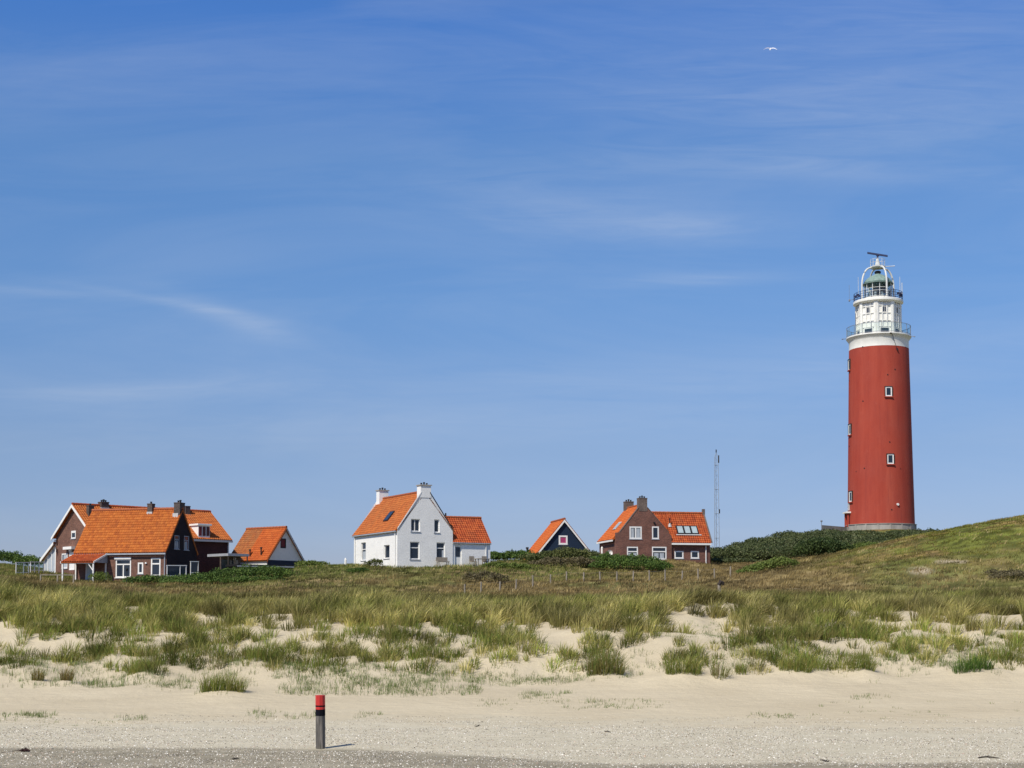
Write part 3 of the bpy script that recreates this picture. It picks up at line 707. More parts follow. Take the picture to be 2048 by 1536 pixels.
def roof(parent, E0, E1, R0, R1, mat, name='roof', tw=.22, tl=.27, amp=.05, thick=.09):
    """pantiled slope: eave E0-E1, ridge R0-R1"""
    E0, E1, R0, R1 = map(Vector, (E0, E1, R0, R1))
    W = max((E1-E0).length, (R1-R0).length); L = max((R0-E0).length, (R1-E1).length)
    nu = max(2, round(W/tw)); nv = max(2, round(L/tl))
    us = np.linspace(0, 1, nu*6+1); fr = [0, .5, .96]
    vs = [(k+f)/nv for k in range(nv) for f in fr]+[1.0]
    vh = [h for k in range(nv) for h in (.034, .017, .002)]+[.0]
    nrm = (E1-E0).cross(R0-E0).normalized()
    if nrm.z < 0: nrm = -nrm
    V = []; UV = []
    for v, h in zip(vs, vh):
        for u in us:
            p = (E0*(1-u)+E1*u)*(1-v)+(R0*(1-u)+R1*u)*v
            ph = u*nu*2*pi
            V.append(p+nrm*(h+amp*(.5+.5*sin(ph))+.3*amp*sin(2*ph+.6))); UV.append((u*nu, v*nv))
    n1 = len(us); mb = MB(); mb.v = V
    flip = ((V[1]-V[0]).cross(V[n1]-V[0])).dot(nrm) < 0
    for i in range(len(vs)-1):
        for j in range(n1-1):
            q_ = (i*n1+j, i*n1+j+1, (i+1)*n1+j+1, (i+1)*n1+j)
            mb.f.append(q_[::-1] if flip else q_)
            vm = (vs[i]+vs[i+1])/2*nv; um = (us[j]+us[j+1])/2*nu
            uvq = [(um-.1, vm-.05), (um+.1, vm-.05), (um+.1, vm+.05), (um-.1, vm+.05)]
            mb.uv += uvq
    lo = -nrm*thick
    c = [E0, E1, R1, R0]
    base = [p+nrm*.0 for p in c]
    for a, b in ((0, 1), (1, 2), (3, 0)):
        mb.face([base[a]+lo, base[b]+lo, base[b]+nrm*.02, base[a]+nrm*.02])
    mb.face([p+lo for p in c])
    return mb.build(name, mat, parent)
def ridgecap(parent, a, b, mat=None, r=.13):
    a, b = Vector(a), Vector(b); mb = MB(); L = (b-a).length; n = max(1, int(L/.38)); d_ = (b-a)/n
    for i in range(n):
        mb.tube([a+d_*i, a+d_*(i+1.06)], [r*1.0, r*.86], 8)
    return mb.build('ridge_cap', mat or M['ridge'], parent)
def strip(parent, pts, w, th, mat, name):
    mb = MB()
    for p, q_ in zip(pts[:-1], pts[1:]):
        mb.box(p, Vector(q_)-Vector(p), w, th)
    return mb.build(name, mat, parent)
def chimney(parent, c, ux, uy, sx, sy, z0, z1, mat, cap=None, pots=2, flash=None, capo=.05, name='chimney'):
    ux = Vector((ux[0], ux[1], 0)); uy = Vector((uy[0], uy[1], 0)); c = Vector((c[0], c[1], 0))
    def bx(mb, ex, za, zb_): mb.box(c-ux*(sx/2+ex)-uy*(sy/2+ex)+Vector((0, 0, za)), ux*(sx+2*ex), uy*(sy+2*ex), Vector((0, 0, zb_-za)))
    mb = MB(); bx(mb, 0, z0, z1); o = mb.build(name, mat, parent)
    k = MB(); bx(k, capo, z1, z1+.09); k.build('chimney_cap', cap or M['concrete'], o)
    for i in range(pots):
        p = c+ux*((i+.5)/pots-.5)*sx*.8
        t = MB(); h = .17 if i % 2 == 0 else .24
        t.tube([(p.x, p.y, z1+.09), (p.x, p.y, z1+.09+h*.6), (p.x, p.y, z1+.09+h*.62), (p.x, p.y, z1+.09+h)], [.075, .07, .10, .085], 10)
        t.build('chimney_pot', M['black'], o)
    if flash:
        fl = MB(); bx(fl, .035, flash[0], flash[1]); fl.build('flashing', M['lead'], o)
    return o
def v3(p, z): return Vector((p[0], p[1], z))
def solve(p0, dr, px):                # distance along dr from p0 to reach column px
    u = (px-CX)/F
    return (u*p0[1]-p0[0])/(dr[0]-u*dr[1])
def add2(p, d_, s): return (p[0]+d_[0]*s, p[1]+d_[1]*s)
ZB = -1.6

# ---- white house -------------------------------------------------------------
def white_house():
    an = radians(28); g = (cos(an), sin(an)); f = (-sin(an), cos(an))       # along gable, along facade (away)
    go = (sin(an), -cos(an)); fo = (-cos(an), -sin(an))
    d0 = 125.0; C0 = (xat(794.5, d0), d0)
    L = solve(C0, f, 707.5); W = solve(C0, g, 905.5)
    wg = Wall(C0, g, go); wf = Wall(C0, f, fo)
    z0 = gz(*C0)-1.6; ze = wg.sz(794.5, 1058.5)[1]; zr = wg.sz(851, 985)[1]
    R = thing('white_house', v3(C0, gz(*C0)), 'white painted brick house with steep orange roof, two white chimneys and a lower annex', 'house')
    # annex geometry
    rec = .06; A0 = add2(add2(C0, g, W), go, -rec); wa = Wall(A0, g, go)
    WA = solve(A0, g, 980.5); zae = wa.sz(940, 1086)[1]
    DA = 3.9; zar = zae+2.35
    flat = .42
    mid = W/2
    prof = [(0, ze), (mid-flat, zr-.10), (mid+flat, zr-.10), (W, ze+.05)]
    og = [wg.rect(822, 1038, 840, 1063), wg.rect(868.5, 1039, 879, 1065), wg.rect(820, 1083.5, 839, 1118.5), wg.rect(873, 1085, 890, 1118.5)]
    of = [wf.rect(731, 1085.5, 722, 1121)if False else None]
    def frect(x0, y0, x1, y1):
        r = wf.rect(x0, y0, x1, y1); return (min(r[0], r[1]), max(r[0], r[1]), r[2], r[3])
    of = [frect(722, 1085, 731.5, 1121), frect(767.5, 1090, 779, 1117)]
    mb = MB()
    panel(mb, wg, prof, z0, og, .15); panel(mb, wf, [(0, ze), (L, ze)], z0, of, .15)
    # far walls
    B0 = add2(C0, f, L); wb = Wall(B0, g, (-go[0], -go[1])); panel(mb, wb, prof, z0)
    S0 = add2(C0, g, W); ws = Wall(S0, f, (-fo[0], -fo[1])); panel(mb, ws, [(0, ze), (L, ze)], z0)
    mb.build('wall', M['wbrick'], R)
    for o_, kw in zip(og, (dict(mul=(.46,)), dict(), dict(tr=(.66,)), dict(tr=(.66,), curtain=[(.75, 1, 0, .55)]))):
        window(R, wg, o_, .075, .15, **kw)
    window(R, wf, of[0], .07, .15, tr=(.62,), curtain=[(.1, .9, 0, .5)]); window(R, wf, of[1], .08, .15)
    # roof
    ov = .16
    def eave(p, s, outd, z, o=ov): return v3(add2(p, outd, o), z-o*1.1)
    rid0 = add2(C0, g, mid); rid1 = add2(rid0, f, L)
    zR = zr+.06
    e0 = eave(C0, 0, fo, ze+.05); e1 = eave(B0, 0, fo, ze+.05)
    roof(R, e0, e1, v3(rid0, zR), v3(rid1, zR), M['tile'])
    so = (-fo[0], -fo[1])
    e2 = eave(S0, 0, so, ze+.05); e3 = eave(add2(S0, f, L), 0, so, ze+.05)
    roof(R, e2, e3, v3(rid0, zR), v3(rid1, zR), M['tile'])
    ridgecap(R, v3(add2(rid0, f, .7), zR+.06), v3(rid1, zR+.06))
    vg = Vector((go[0], go[1], 0))*.05
    strip(R, [v3(C0, ze+.0)+vg*.1, v3(add2(C0, g, mid-flat), zr-.05)+vg*.1], vg, Vector((0, 0, .12)), M['white'], 'verge_board')
    strip(R, [v3(S0, ze+.05)+vg*.1, v3(add2(C0, g, mid+flat), zr-.05)+vg*.1], vg, Vector((0, 0, .14)), M['dark'], 'verge_board')
    gut = MB(); gut.tube([e0+Vector((0, 0, -.05)), e1+Vector((0, 0, -.05))], .07, 8); gut.build('gutter', M['grey'], R)
    for s_ in (.35, L-.4):
        p = add2(add2(C0, f, s_), fo, .07); dp = MB(); dp.tube([v3(p, z0), v3(p, ze-.1)], .045, 8); dp.build('downpipe', M['white'], R)
    # chimneys
    cz = wg.sz(846, 971)[1]
    chimney(R, add2(add2(C0, g, mid+.02), f, .37), g, f, .98, .8, zr-.45, cz, M['wbrick'], M['concrete'], 3, capo=.07)
    cz2 = Wall(B0, g, go).sz(765, 979.5)[1]
    chimney(R, add2(add2(B0, g, mid+.02), f, -.35), g, f, .92, .7, ze+1.6, cz2-.16, M['wbrick'], M['concrete'], 3, capo=.07)
    # skylight on the sunlit slope
    E0, E1, R0, R1 = e0, e1, v3(rid0, zR), v3(rid1, zR)
    def rp(u, v, h=0):
        nn = (E1-E0).cross(R0-E0).normalized(); nn = nn if nn.z > 0 else -nn
        return (E0*(1-u)+E1*u)*(1-v)+(R0*(1-u)+R1*u)*v+nn*h
    def skylight(u0, u1, v0, v1, gl=None):
        q = [rp(u0, v0, .08), rp(u1, v0, .08), rp(u1, v1, .08), rp(u0, v1, .08)]
        nn = (E1-E0).cross(R0-E0).normalized(); nn = nn if nn.z > 0 else -nn
        b = MB(); a_ = q[1]-q[0]; c_ = q[3]-q[0]
        b.box(q[0], a_, c_, nn*.06); o = b.build('skylight', M['black'], R)
        g_ = MB(); i = lambda s, t: q[0]+a_*s+c_*t+nn*.066
        g_.face([i(.14, .08), i(.86, .08), i(.86, .92), i(.14, .92)]); g_.build('pane', gl or M['glass'], o)
    skylight(.36, .46, .30, .55)
    # annex
    mb = MB(); door = wa.rect(909.5, 1091, 923.5, 1127.5)
    door = (door[0], door[1], gz(*A0)-.1, door[3])
    panel(mb, wa, [(0, zae), (WA, zae)], z0, [door], .12)
    AR = add2(A0, g, WA); war = Wall(AR, f, g); panel(mb, war, [(0, zae), (DA/2, zar), (DA, zae)], z0)
    mb.build('annex_wall', M['wbrick'], R)
    o = window(R, wa, door, .07, .12, sill=0, name='door', glass=M['white'])
    a, b, q0, q1 = door; gp = MB(); gp.box(wa.at(a+.13, q0+(q1-q0)*.50, -.095), wa.d*(b-a-.26), wa.o*.02, Vector((0, 0, (q1-q0)*.43))); gp.build('door_glass', M['glass'], o)
    eo = .12
    ea0 = v3(add2(A0, go, eo), zae); ea1 = v3(add2(add2(A0, g, WA+.04), go, eo), zae)
    back = lambda p: add2(p, f, DA/2)
    ra0 = v3(back(A0), zar); ra1 = v3(back(add2(A0, g, WA+.04)), zar)
    eb0 = v3(add2(A0, f, DA+eo), zae); eb1 = v3(add2(add2(A0, g, WA+.04), f, DA+eo), zae)
    ri = v3(back(add2(A0, g, -1.2)), zar)
    roof(R, ea0, ea1, ra0, ra1, M['tilered'], 'annex_roof'); roof(R, eb0, eb1, ra0, ra1, M['tilered'], 'annex_roof')
    roof(R, v3(add2(A0, g, -.02), zae+.02)+Vector((go[0], go[1], 0))*-.3, ea0+Vector((0, 0, .02)), v3(back(add2(A0, g, -1.3)), zar), ra0, M['tilered'], 'annex_roof') if False else None
    ridgecap(R, ri, ra1+Vector((0, 0, .05)))
    gut = MB(); gut.tube([ea0+Vector((0, 0, -.04)), ea1+Vector((0, 0, -.04))], .06, 8); gut.build('gutter', M['grey'], R)
    p = add2(add2(A0, g, WA-.45), go, .06); dp = MB(); dp.tube([v3(p, z0), v3(p, zae-.05)], .04, 8); dp.build('downpipe', M['white'], R)
    fp = MB(); p = back(add2(A0, g, .25)); fp.tube([v3(p, zar-.1), v3(p, zar+.38)], .07, 8); fp.build('flue', M['black'], R)
    lp = MB(); lp.box(wa.at(door[0]+.3, door[3]+.12, 0), wa.d*.14, wa.o*.12, Vector((0, 0, .14))); lp.build('lamp', M['black'], R)
    # garden furniture by the wall
    gy = lambda p: gz(*p)
    def furniture(wall, px, name, label, cat, off, kind):
        s = wall.sz(px, 1125)[0]; c = wall.at(s, 0, off); zz = wall.sz(px, 1128.5)[1]-.22
        T = thing(name, (c.x, c.y, zz), label, cat)
        u, o_ = wall.d, wall.o
        def B(nm, a0, a1, b0, b1, c0, c1):
            m = MB(); m.box(c+u*a0+o_*b0+Vector((0, 0, zz+c0)), u*(a1-a0), o_*(b1-b0), Vector((0, 0, c1-c0))); m.build(nm, M['wood'], T)
        if kind == 'bench':
            B('seat', -.55, .55, -.22, .22, .40, .46); B('backrest', -.55, .55, -.27, -.225, .50, .82)
            for a in (-.5, .44):
                B('leg', a, a+.06, -.22, -.16, -.3, .398); B('leg', a, a+.06, .15, .21, -.3, .398)
        elif kind == 'table':
            B('tabletop', -.62, .62, -.35, .35, .62, .68)
            for a in (-.55, .48):
                for b_ in (-.3, .23): B('leg', a, a+.07, b_, b_+.07, -.3, .618)
        else:
            B('seat', -.24, .24, -.24, .24, .40, .45); B('backrest', -.24, .24, -.28, -.242, .46, .92)
            for a in (-.23, .18):
                for b_ in (-.23, .18): B('leg', a, a+.05, b_, b_+.05, -.3, .398)
    furniture(wg, 880, 'garden_bench', 'wooden bench under the right lower window of the white house', 'bench', .6, 'bench')
    furniture(wa, 951, 'garden_table', 'dark wooden garden table by the annex wall of the white house', 'table', 1.3, 'table')
    furniture(wa, 938, 'garden_chair', 'wooden garden chair left of the table by the white annex', 'chair', .8, 'chair')
    furniture(wa, 962, 'garden_chair', 'wooden garden chair right of the table, nearer the annex downpipe', 'chair', .9, 'chair')
white_house()

# ---- purple brown brick house (right) -----------------------------------------
def right_house():
    an = radians(12.5); g = (cos(an), sin(an)); f = (-sin(an), cos(an)); go = (sin(an), -cos(an)); fo = (-cos(an), -sin(an))
    d0 = 138.0; C0 = (xat(1232, d0), d0)
    L = solve(C0, f, 1199); W = solve(C0, g, 1343.6)
    wg = Wall(C0, g, go); wf = Wall(C0, f, fo)
    z0 = gz(*C0)-1.8; ze = wg.sz(1232, 1076)[1]; zsh = wg.sz(1232, 1065)[1]; zr = wg.sz(1286, 1007)[1]
    R = thing('brick_house', v3(C0, gz(*C0)), 'purple brown brick house with stepped gable, orange roofs and triple roof window', 'house')
    s1 = wg.sz(1240, 1064)[0]; s2 = wg.sz(1277.5, 1017)[0]; s3 = wg.sz(1295, 1016)[0]; s4 = wg.sz(1337.5, 1064)[0]
    zt = wg.sz(1278, 1016)[1]
    prof = [(0, zsh), (s1, zsh+.04), (s2, zt), (s3, zt), (s4, zsh+.04), (W, zsh-.25)]
    op = [wg.rect(1259, 1053, 1283.5, 1078), wg.rect(1304, 1053, 1317.8, 1078), wg.rect(1254, 1093.5, 1276, 1119), wg.rect(1304, 1093.5, 1333, 1119)]
    mb = MB(); panel(mb, wg, prof, z0, op, .06)
    # parapet thickness
    for (a, b) in zip(prof[:-1], prof[1:]):
        mb.face([wg.at(a[0], a[1]), wg.at(b[0], b[1]), wg.at(b[0], b[1], -.28), wg.at(a[0], a[1], -.28)])
    mb.face([wg.at(a_, b_, -.28) for a_, b_ in prof[::-1]]+[wg.at(0, ze, -.28), wg.at(W, ze, -.28)][::1])
    panel(mb, wf, [(0, zsh), (.28, zsh), (.2801, ze), (L, ze)], z0)
    B0 = add2(C0, f, L); mid = W/2
    panel(mb, Wall(B0, g, (-go[0], -go[1])), [(0, ze), (mid, zr), (W, ze)], z0)
    S0 = add2(C0, g, W); panel(mb, Wall(S0, f, (-fo[0], -fo[1])), [(0, zsh-.25), (.28, zsh-.25), (.2801, ze), (L, ze)], z0)
    mb.build('wall', M['rbrick'], R)
    window(R, wg, op[0], .13, .06, mul=(.5,), curtain=[(.05, .33, 0, .95), (.6, .95, 0, .95)]); window(R, wg, op[1], .12, .06)
    window(R, wg, op[2], .11, .06, tr=(.62,), curtain=[(0, 1, .0, .5)]); window(R, wg, op[3], .11, .06, tr=(.62,), curtain=[(.1, .45, .0, .5), (.55, .9, 0, .5)])
    Ci = add2(C0, f, .28)
    ov = .22
    rid0 = add2(Ci, g, mid); rid1 = add2(add2(C0, g, mid), f, L)
    e0 = v3(add2(Ci, fo, ov), ze-ov*.5); e1 = v3(add2(B0, fo, ov), ze-ov*.5)
    zR = zr-.12
    roof(R, e0, e1, v3(rid0, zR), v3(rid1, zR), M['tilenew'])
    so = (-fo[0], -fo[1]); Si = add2(S0, f, .28)
    roof(R, v3(add2(Si, so, ov), ze-ov*.5), v3(add2(add2(S0, f, L), so, ov), ze-ov*.5), v3(rid0, zR), v3(rid1, zR), M['tilenew'])
    ridgecap(R, v3(rid0, zR+.05), v3(rid1, zR+.05))
    up = Vector((0, 0, .16))
    strip(R, [e0-Vector((0, 0, .2)), e1-Vector((0, 0, .2))], Vector((fo[0], fo[1], 0))*.1, up, M['white'], 'gutter')
    strip(R, [wg.at(s1, zsh+.05, .03), wg.at(s2, zt+.02, .03)], Vector((-go[0], -go[1], 0))*.34, Vector((0, 0, .09)), M['gchim'], 'coping')
    strip(R, [wg.at(s3, zt+.02, .03), wg.at(s4, zsh+.05, .03)], Vector((-go[0], -go[1], 0))*.34, Vector((0, 0, .09)), M['gchim'], 'coping')
    cz = wg.sz(1286, 997.5)[1]
    cs = (wg.sz(1277.6, 1005)[0]+wg.sz(1294.7, 1005)[0])/2
    chimney(R, add2(add2(C0, g, cs), f, .33), g, f, .82, .7, zt-.3, cz, M['gchim'], M['gchim'], 3, capo=.02)
    wb = Wall(B0, g, go); cz2 = wb.sz(1255, 1005.5)[1]
    chimney(R, add2(add2(B0, g, wb.sz(1255, 1010)[0]), f, -.35), g, f, .85, .7, ze+1.2, cz2, M['gchim'], M['gchim'], 3, capo=.02)
    # roof window seen as a pale slit on the left slope
    def rpt(E0, E1, R0, R1):
        nn = (E1-E0).cross(R0-E0).normalized(); nn = nn if nn.z > 0 else -nn
        return (lambda u, v, h=0: (E0*(1-u)+E1*u)*(1-v)+(R0*(1-u)+R1*u)*v+nn*h), nn
    def skylight(rp, nn, u0, u1, v0, v1, n=1, gl=None, fr=None):
        q = [rp(u0, v0, .08), rp(u1, v0, .08), rp(u1, v1, .08), rp(u0, v1, .08)]; a_ = q[1]-q[0]; c_ = q[3]-q[0]
        b = MB(); b.box(q[0], a_, c_, nn*.07); o = b.build('skylight', fr or M['black'], R)
        for k in range(n):
            i = lambda s, t: q[0]+a_*((k+s)/n)+c_*t+nn*.076
            g_ = MB(); g_.face([i(.13, .1), i(.87, .1), i(.87, .9), i(.13, .9)]); g_.build('pane', gl or M['glass'], o)
        return o
    rp, nn = rpt(e0, e1, v3(rid0, zR), v3(rid1, zR)); skylight(rp, nn, .36, .52, .30, .52, 1, M['skyglass'], M['lead'])
    # wing
    rec = .25; A0 = add2(S0, go, -rec); wa = Wall(A0, g, go); WA = solve(A0, g, 1420.5)
    zae = wa.sz(1380, 1086)[1]; zar = wa.sz(1380, 1020)[1]-.05; DA = 4.0; zar = zae+3.0
    wo = [wa.rect(1349, 1102, 1367, 1117), wa.rect(1381.5, 1102, 1398, 1117)]
    mb = MB(); panel(mb, wa, [(0, zae), (WA, zae)], z0, wo, .06)
    AR = add2(A0, g, WA); panel(mb, Wall(AR, f, g), [(0, zae), (DA/2, zar+.15), (DA, zae)], z0)
    mb.build('wing_wall', M['rbrick'], R)
    for o_ in wo: window(R, wa, o_, .12, .06)
    eo = .28; rr = add2(A0, f, DA/2)
    ea0 = v3(add2(add2(A0, g, .0), go, eo), zae); ea1 = v3(add2(add2(A0, g, WA), go, eo), zae)
    ra0 = v3(add2(rr, g, -1.3), zar); ra1 = v3(add2(rr, g, WA), zar)
    ra00 = v3(rr, zar)
    roof(R, ea0, ea1, ra00, ra1, M['tilered'], 'wing_roof')
    tri = roof(R, v3(add2(add2(A0, g, -.01), f, .7), zae+.95), v3(add2(add2(A0, g, .0), f, .7), zae+.95), ra0, ra00, M['tilered'], 'wing_roof')
    roof(R, v3(add2(A0, f, DA+eo), zae), v3(add2(add2(A0, g, WA), f, DA+eo), zae), ra00, ra1, M['tilered'], 'wing_roof')
    ridgecap(R, ra0+Vector((0, 0, .04)), ra1+Vector((0, 0, .04)))
    strip(R, [ea0-Vector((0, 0, .2)), ea1-Vector((0, 0, .2))], Vector((go[0], go[1], 0))*.1, Vector((0, 0, .17)), M['white'], 'gutter')
    pt = MB(); pt.box(v3(add2(add2(rr, g, WA-.05), f, -.15), zar-.3), Vector((g[0], g[1], 0))*.24, Vector((f[0], f[1], 0))*.3, Vector((0, 0, .75))); pt.build('gable_finial', M['gchim'], R)
    vgd = MB(); vgd.box(ea1+Vector((g[0], g[1], 0))*.02, Vector((g[0], g[1], 0))*.14, ra1-ea1, Vector((0, 0, .12))); vgd.build('verge_coping', M['gchim'], R)
    dp = MB(); p = add2(add2(A0, g, WA-.45), go, .08); dp.tube([v3(p, z0), v3(p, zae-.05)], .05, 8); dp.build('downpipe', M['white'], R)
    rp, nn = rpt(ea0, ea1, ra00, ra1); skylight(rp, nn, .20, .74, .27, .55, 3, M['skyglass'])
    ss = MB(); ss.box(rp(.16, .235, .09), rp(.80, .235, .09)-rp(.16, .235, .09), rp(.16, .26, .09)-rp(.16, .235, .09), nn*.03); ss.build('flashing', M['lead'], R)
    fl = MB(); p = rp(.06, .56, .05); fl.tube([p, p+Vector((0, 0, .75))], .06, 8); fo_ = fl.build('flue', M['black'], R)
    fb = MB(); fb.tube([p+Vector((0, 0, -.12)), p+Vector((0, 0, .22))], [.2, .09], 8); fb.build('flashing', M['lead'], fo_)
    dsh = MB(); s, zz = wf.sz(1224, 1106); c_ = wf.at(s, zz, .25); dsh.lathe((0, 0, 0), [(0, 0), (.18, .03), (.30, .12)], 16)
    dsh.v = [c_+Vector((v.x, -v.z, v.y)) for v in dsh.v]; dsh.tube([c_, c_+Vector((0.05, .3, -.1))], .025, 6); dsh.build('satellite_dish', M['white'], R)
    vp = MB(); s, zz = wf.sz(1206.5, 1106); c_ = wf.at(s, zz, .12); vp.tube([c_-Vector((0, 0, .5)), c_+Vector((0, 0, .5)), c_+Vector((0, 0, .62))], [.11, .11, .05], 8); vp.build('vent_pipe', M['white'], R)
    bl = MB(); bl.box(wg.at(wg.sz(1308, 1046)[0]-.07, wg.sz(1308, 1047)[1], 0), wg.d*.16, wg.o*.14, Vector((0, 0, .14))); bl.build('alarm_box', M['black'], R)
right_house()

# ---- navy barn -----------------------------------------------------------------
def navy_barn():
    an = radians(11.7); g = (cos(an), sin(an)); f = (-sin(an), cos(an)); go = (sin(an), -cos(an)); fo = (-cos(an), -sin(an))
    d0 = 148.0; Cc = (xat(1126.9, d0), d0)
    wc = Wall(Cc, g, go); zr = wc.sz(1126.9, 1041)[1]
    sl = wc.sz(1081, 1101)[0]; sr = wc.sz(1178, 1101.5)[0]; zl = wc.sz(1081, 1101)[1]
    k = (zr-zl)/((sr-sl)/2); hw = (sr-sl)/2+.55; ze = zr-k*hw
    Cc = add2(Cc, g, .08)
    C0 = add2(Cc, g, -hw); wg = Wall(C0, g, go); z0 = min(gz(*C0), ze)-1.2; L = 5.65
    R = thing('navy_barn', v3(Cc, gz(*Cc)), 'small navy blue boarded barn with orange roof and white bargeboards behind bushes', 'barn')
    op = [wg.rect(1117.5, 1071, 1135, 1089)]
    mb = MB(); panel(mb, wg, [(0, ze), (hw, zr), (2*hw, ze)], z0, op, .08)
    panel(mb, Wall(C0, f, fo), [(0, ze), (L, ze)], z0); S0 = add2(C0, g, 2*hw); panel(mb, Wall(S0, f, g), [(0, ze), (L, ze)], z0)
    B0 = add2(C0, f, L); panel(mb, Wall(B0, g, f), [(0, ze), (hw, zr), (2*hw, ze)], z0)
    mb.build('wall', M['navy'], R)
    window(R, wg, op[0], .16, .04, glass=M['pink'], sill=.06)
    pr = .18
    F0 = add2(C0, go, pr); FR = add2(Cc, go, pr); FS = add2(S0, go, pr)
    dz = .10; lo = .30
    dn = Vector((g[0], g[1], 0))*-lo+Vector((0, 0, -lo*k)); dn2 = Vector((g[0], g[1], 0))*lo+Vector((0, 0, -lo*k))
    Lb = L+pr
    fv = Vector((f[0], f[1], 0))*Lb
    roof(R, v3(F0, ze+dz)+dn, v3(F0, ze+dz)+dn+fv, v3(FR, zr+dz), v3(FR, zr+dz)+fv, M['tilenew'])
    roof(R, v3(FS, ze+dz)+dn2, v3(FS, ze+dz)+dn2+fv, v3(FR, zr+dz), v3(FR, zr+dz)+fv, M['tilenew'])
    ridgecap(R, v3(FR, zr+dz+.06), v3(FR, zr+dz+.06)+fv, M['ridge'], .14)
    ov = Vector((go[0], go[1], 0))*.04
    strip(R, [v3(F0, ze-.16)+dn+ov*.3, v3(FR, zr-.16)+ov*.3], ov, Vector((0, 0, .24)), M['white'], 'bargeboard')
    strip(R, [v3(FS, ze-.16)+dn2+ov*.3, v3(FR, zr-.16)+ov*.3], ov, Vector((0, 0, .24)), M['white'], 'bargeboard')
    wl = Wall(C0, f, fo); s, zz = wl.sz(1067, 1090); p = wl.at(L-.5, zat(1090, 153), -.3)
    p = add2(add2(C0, f, L-.55), g, .35); zp = ze+.35*k
    fl = MB(); fl.tube([v3(p, zp), v3(p, zp+.62), v3(p, zp+.64), v3(p, zp+.8)], [.1, .1, .16, .16], 10); fl.build('flue', M['black'], R)
navy_barn()

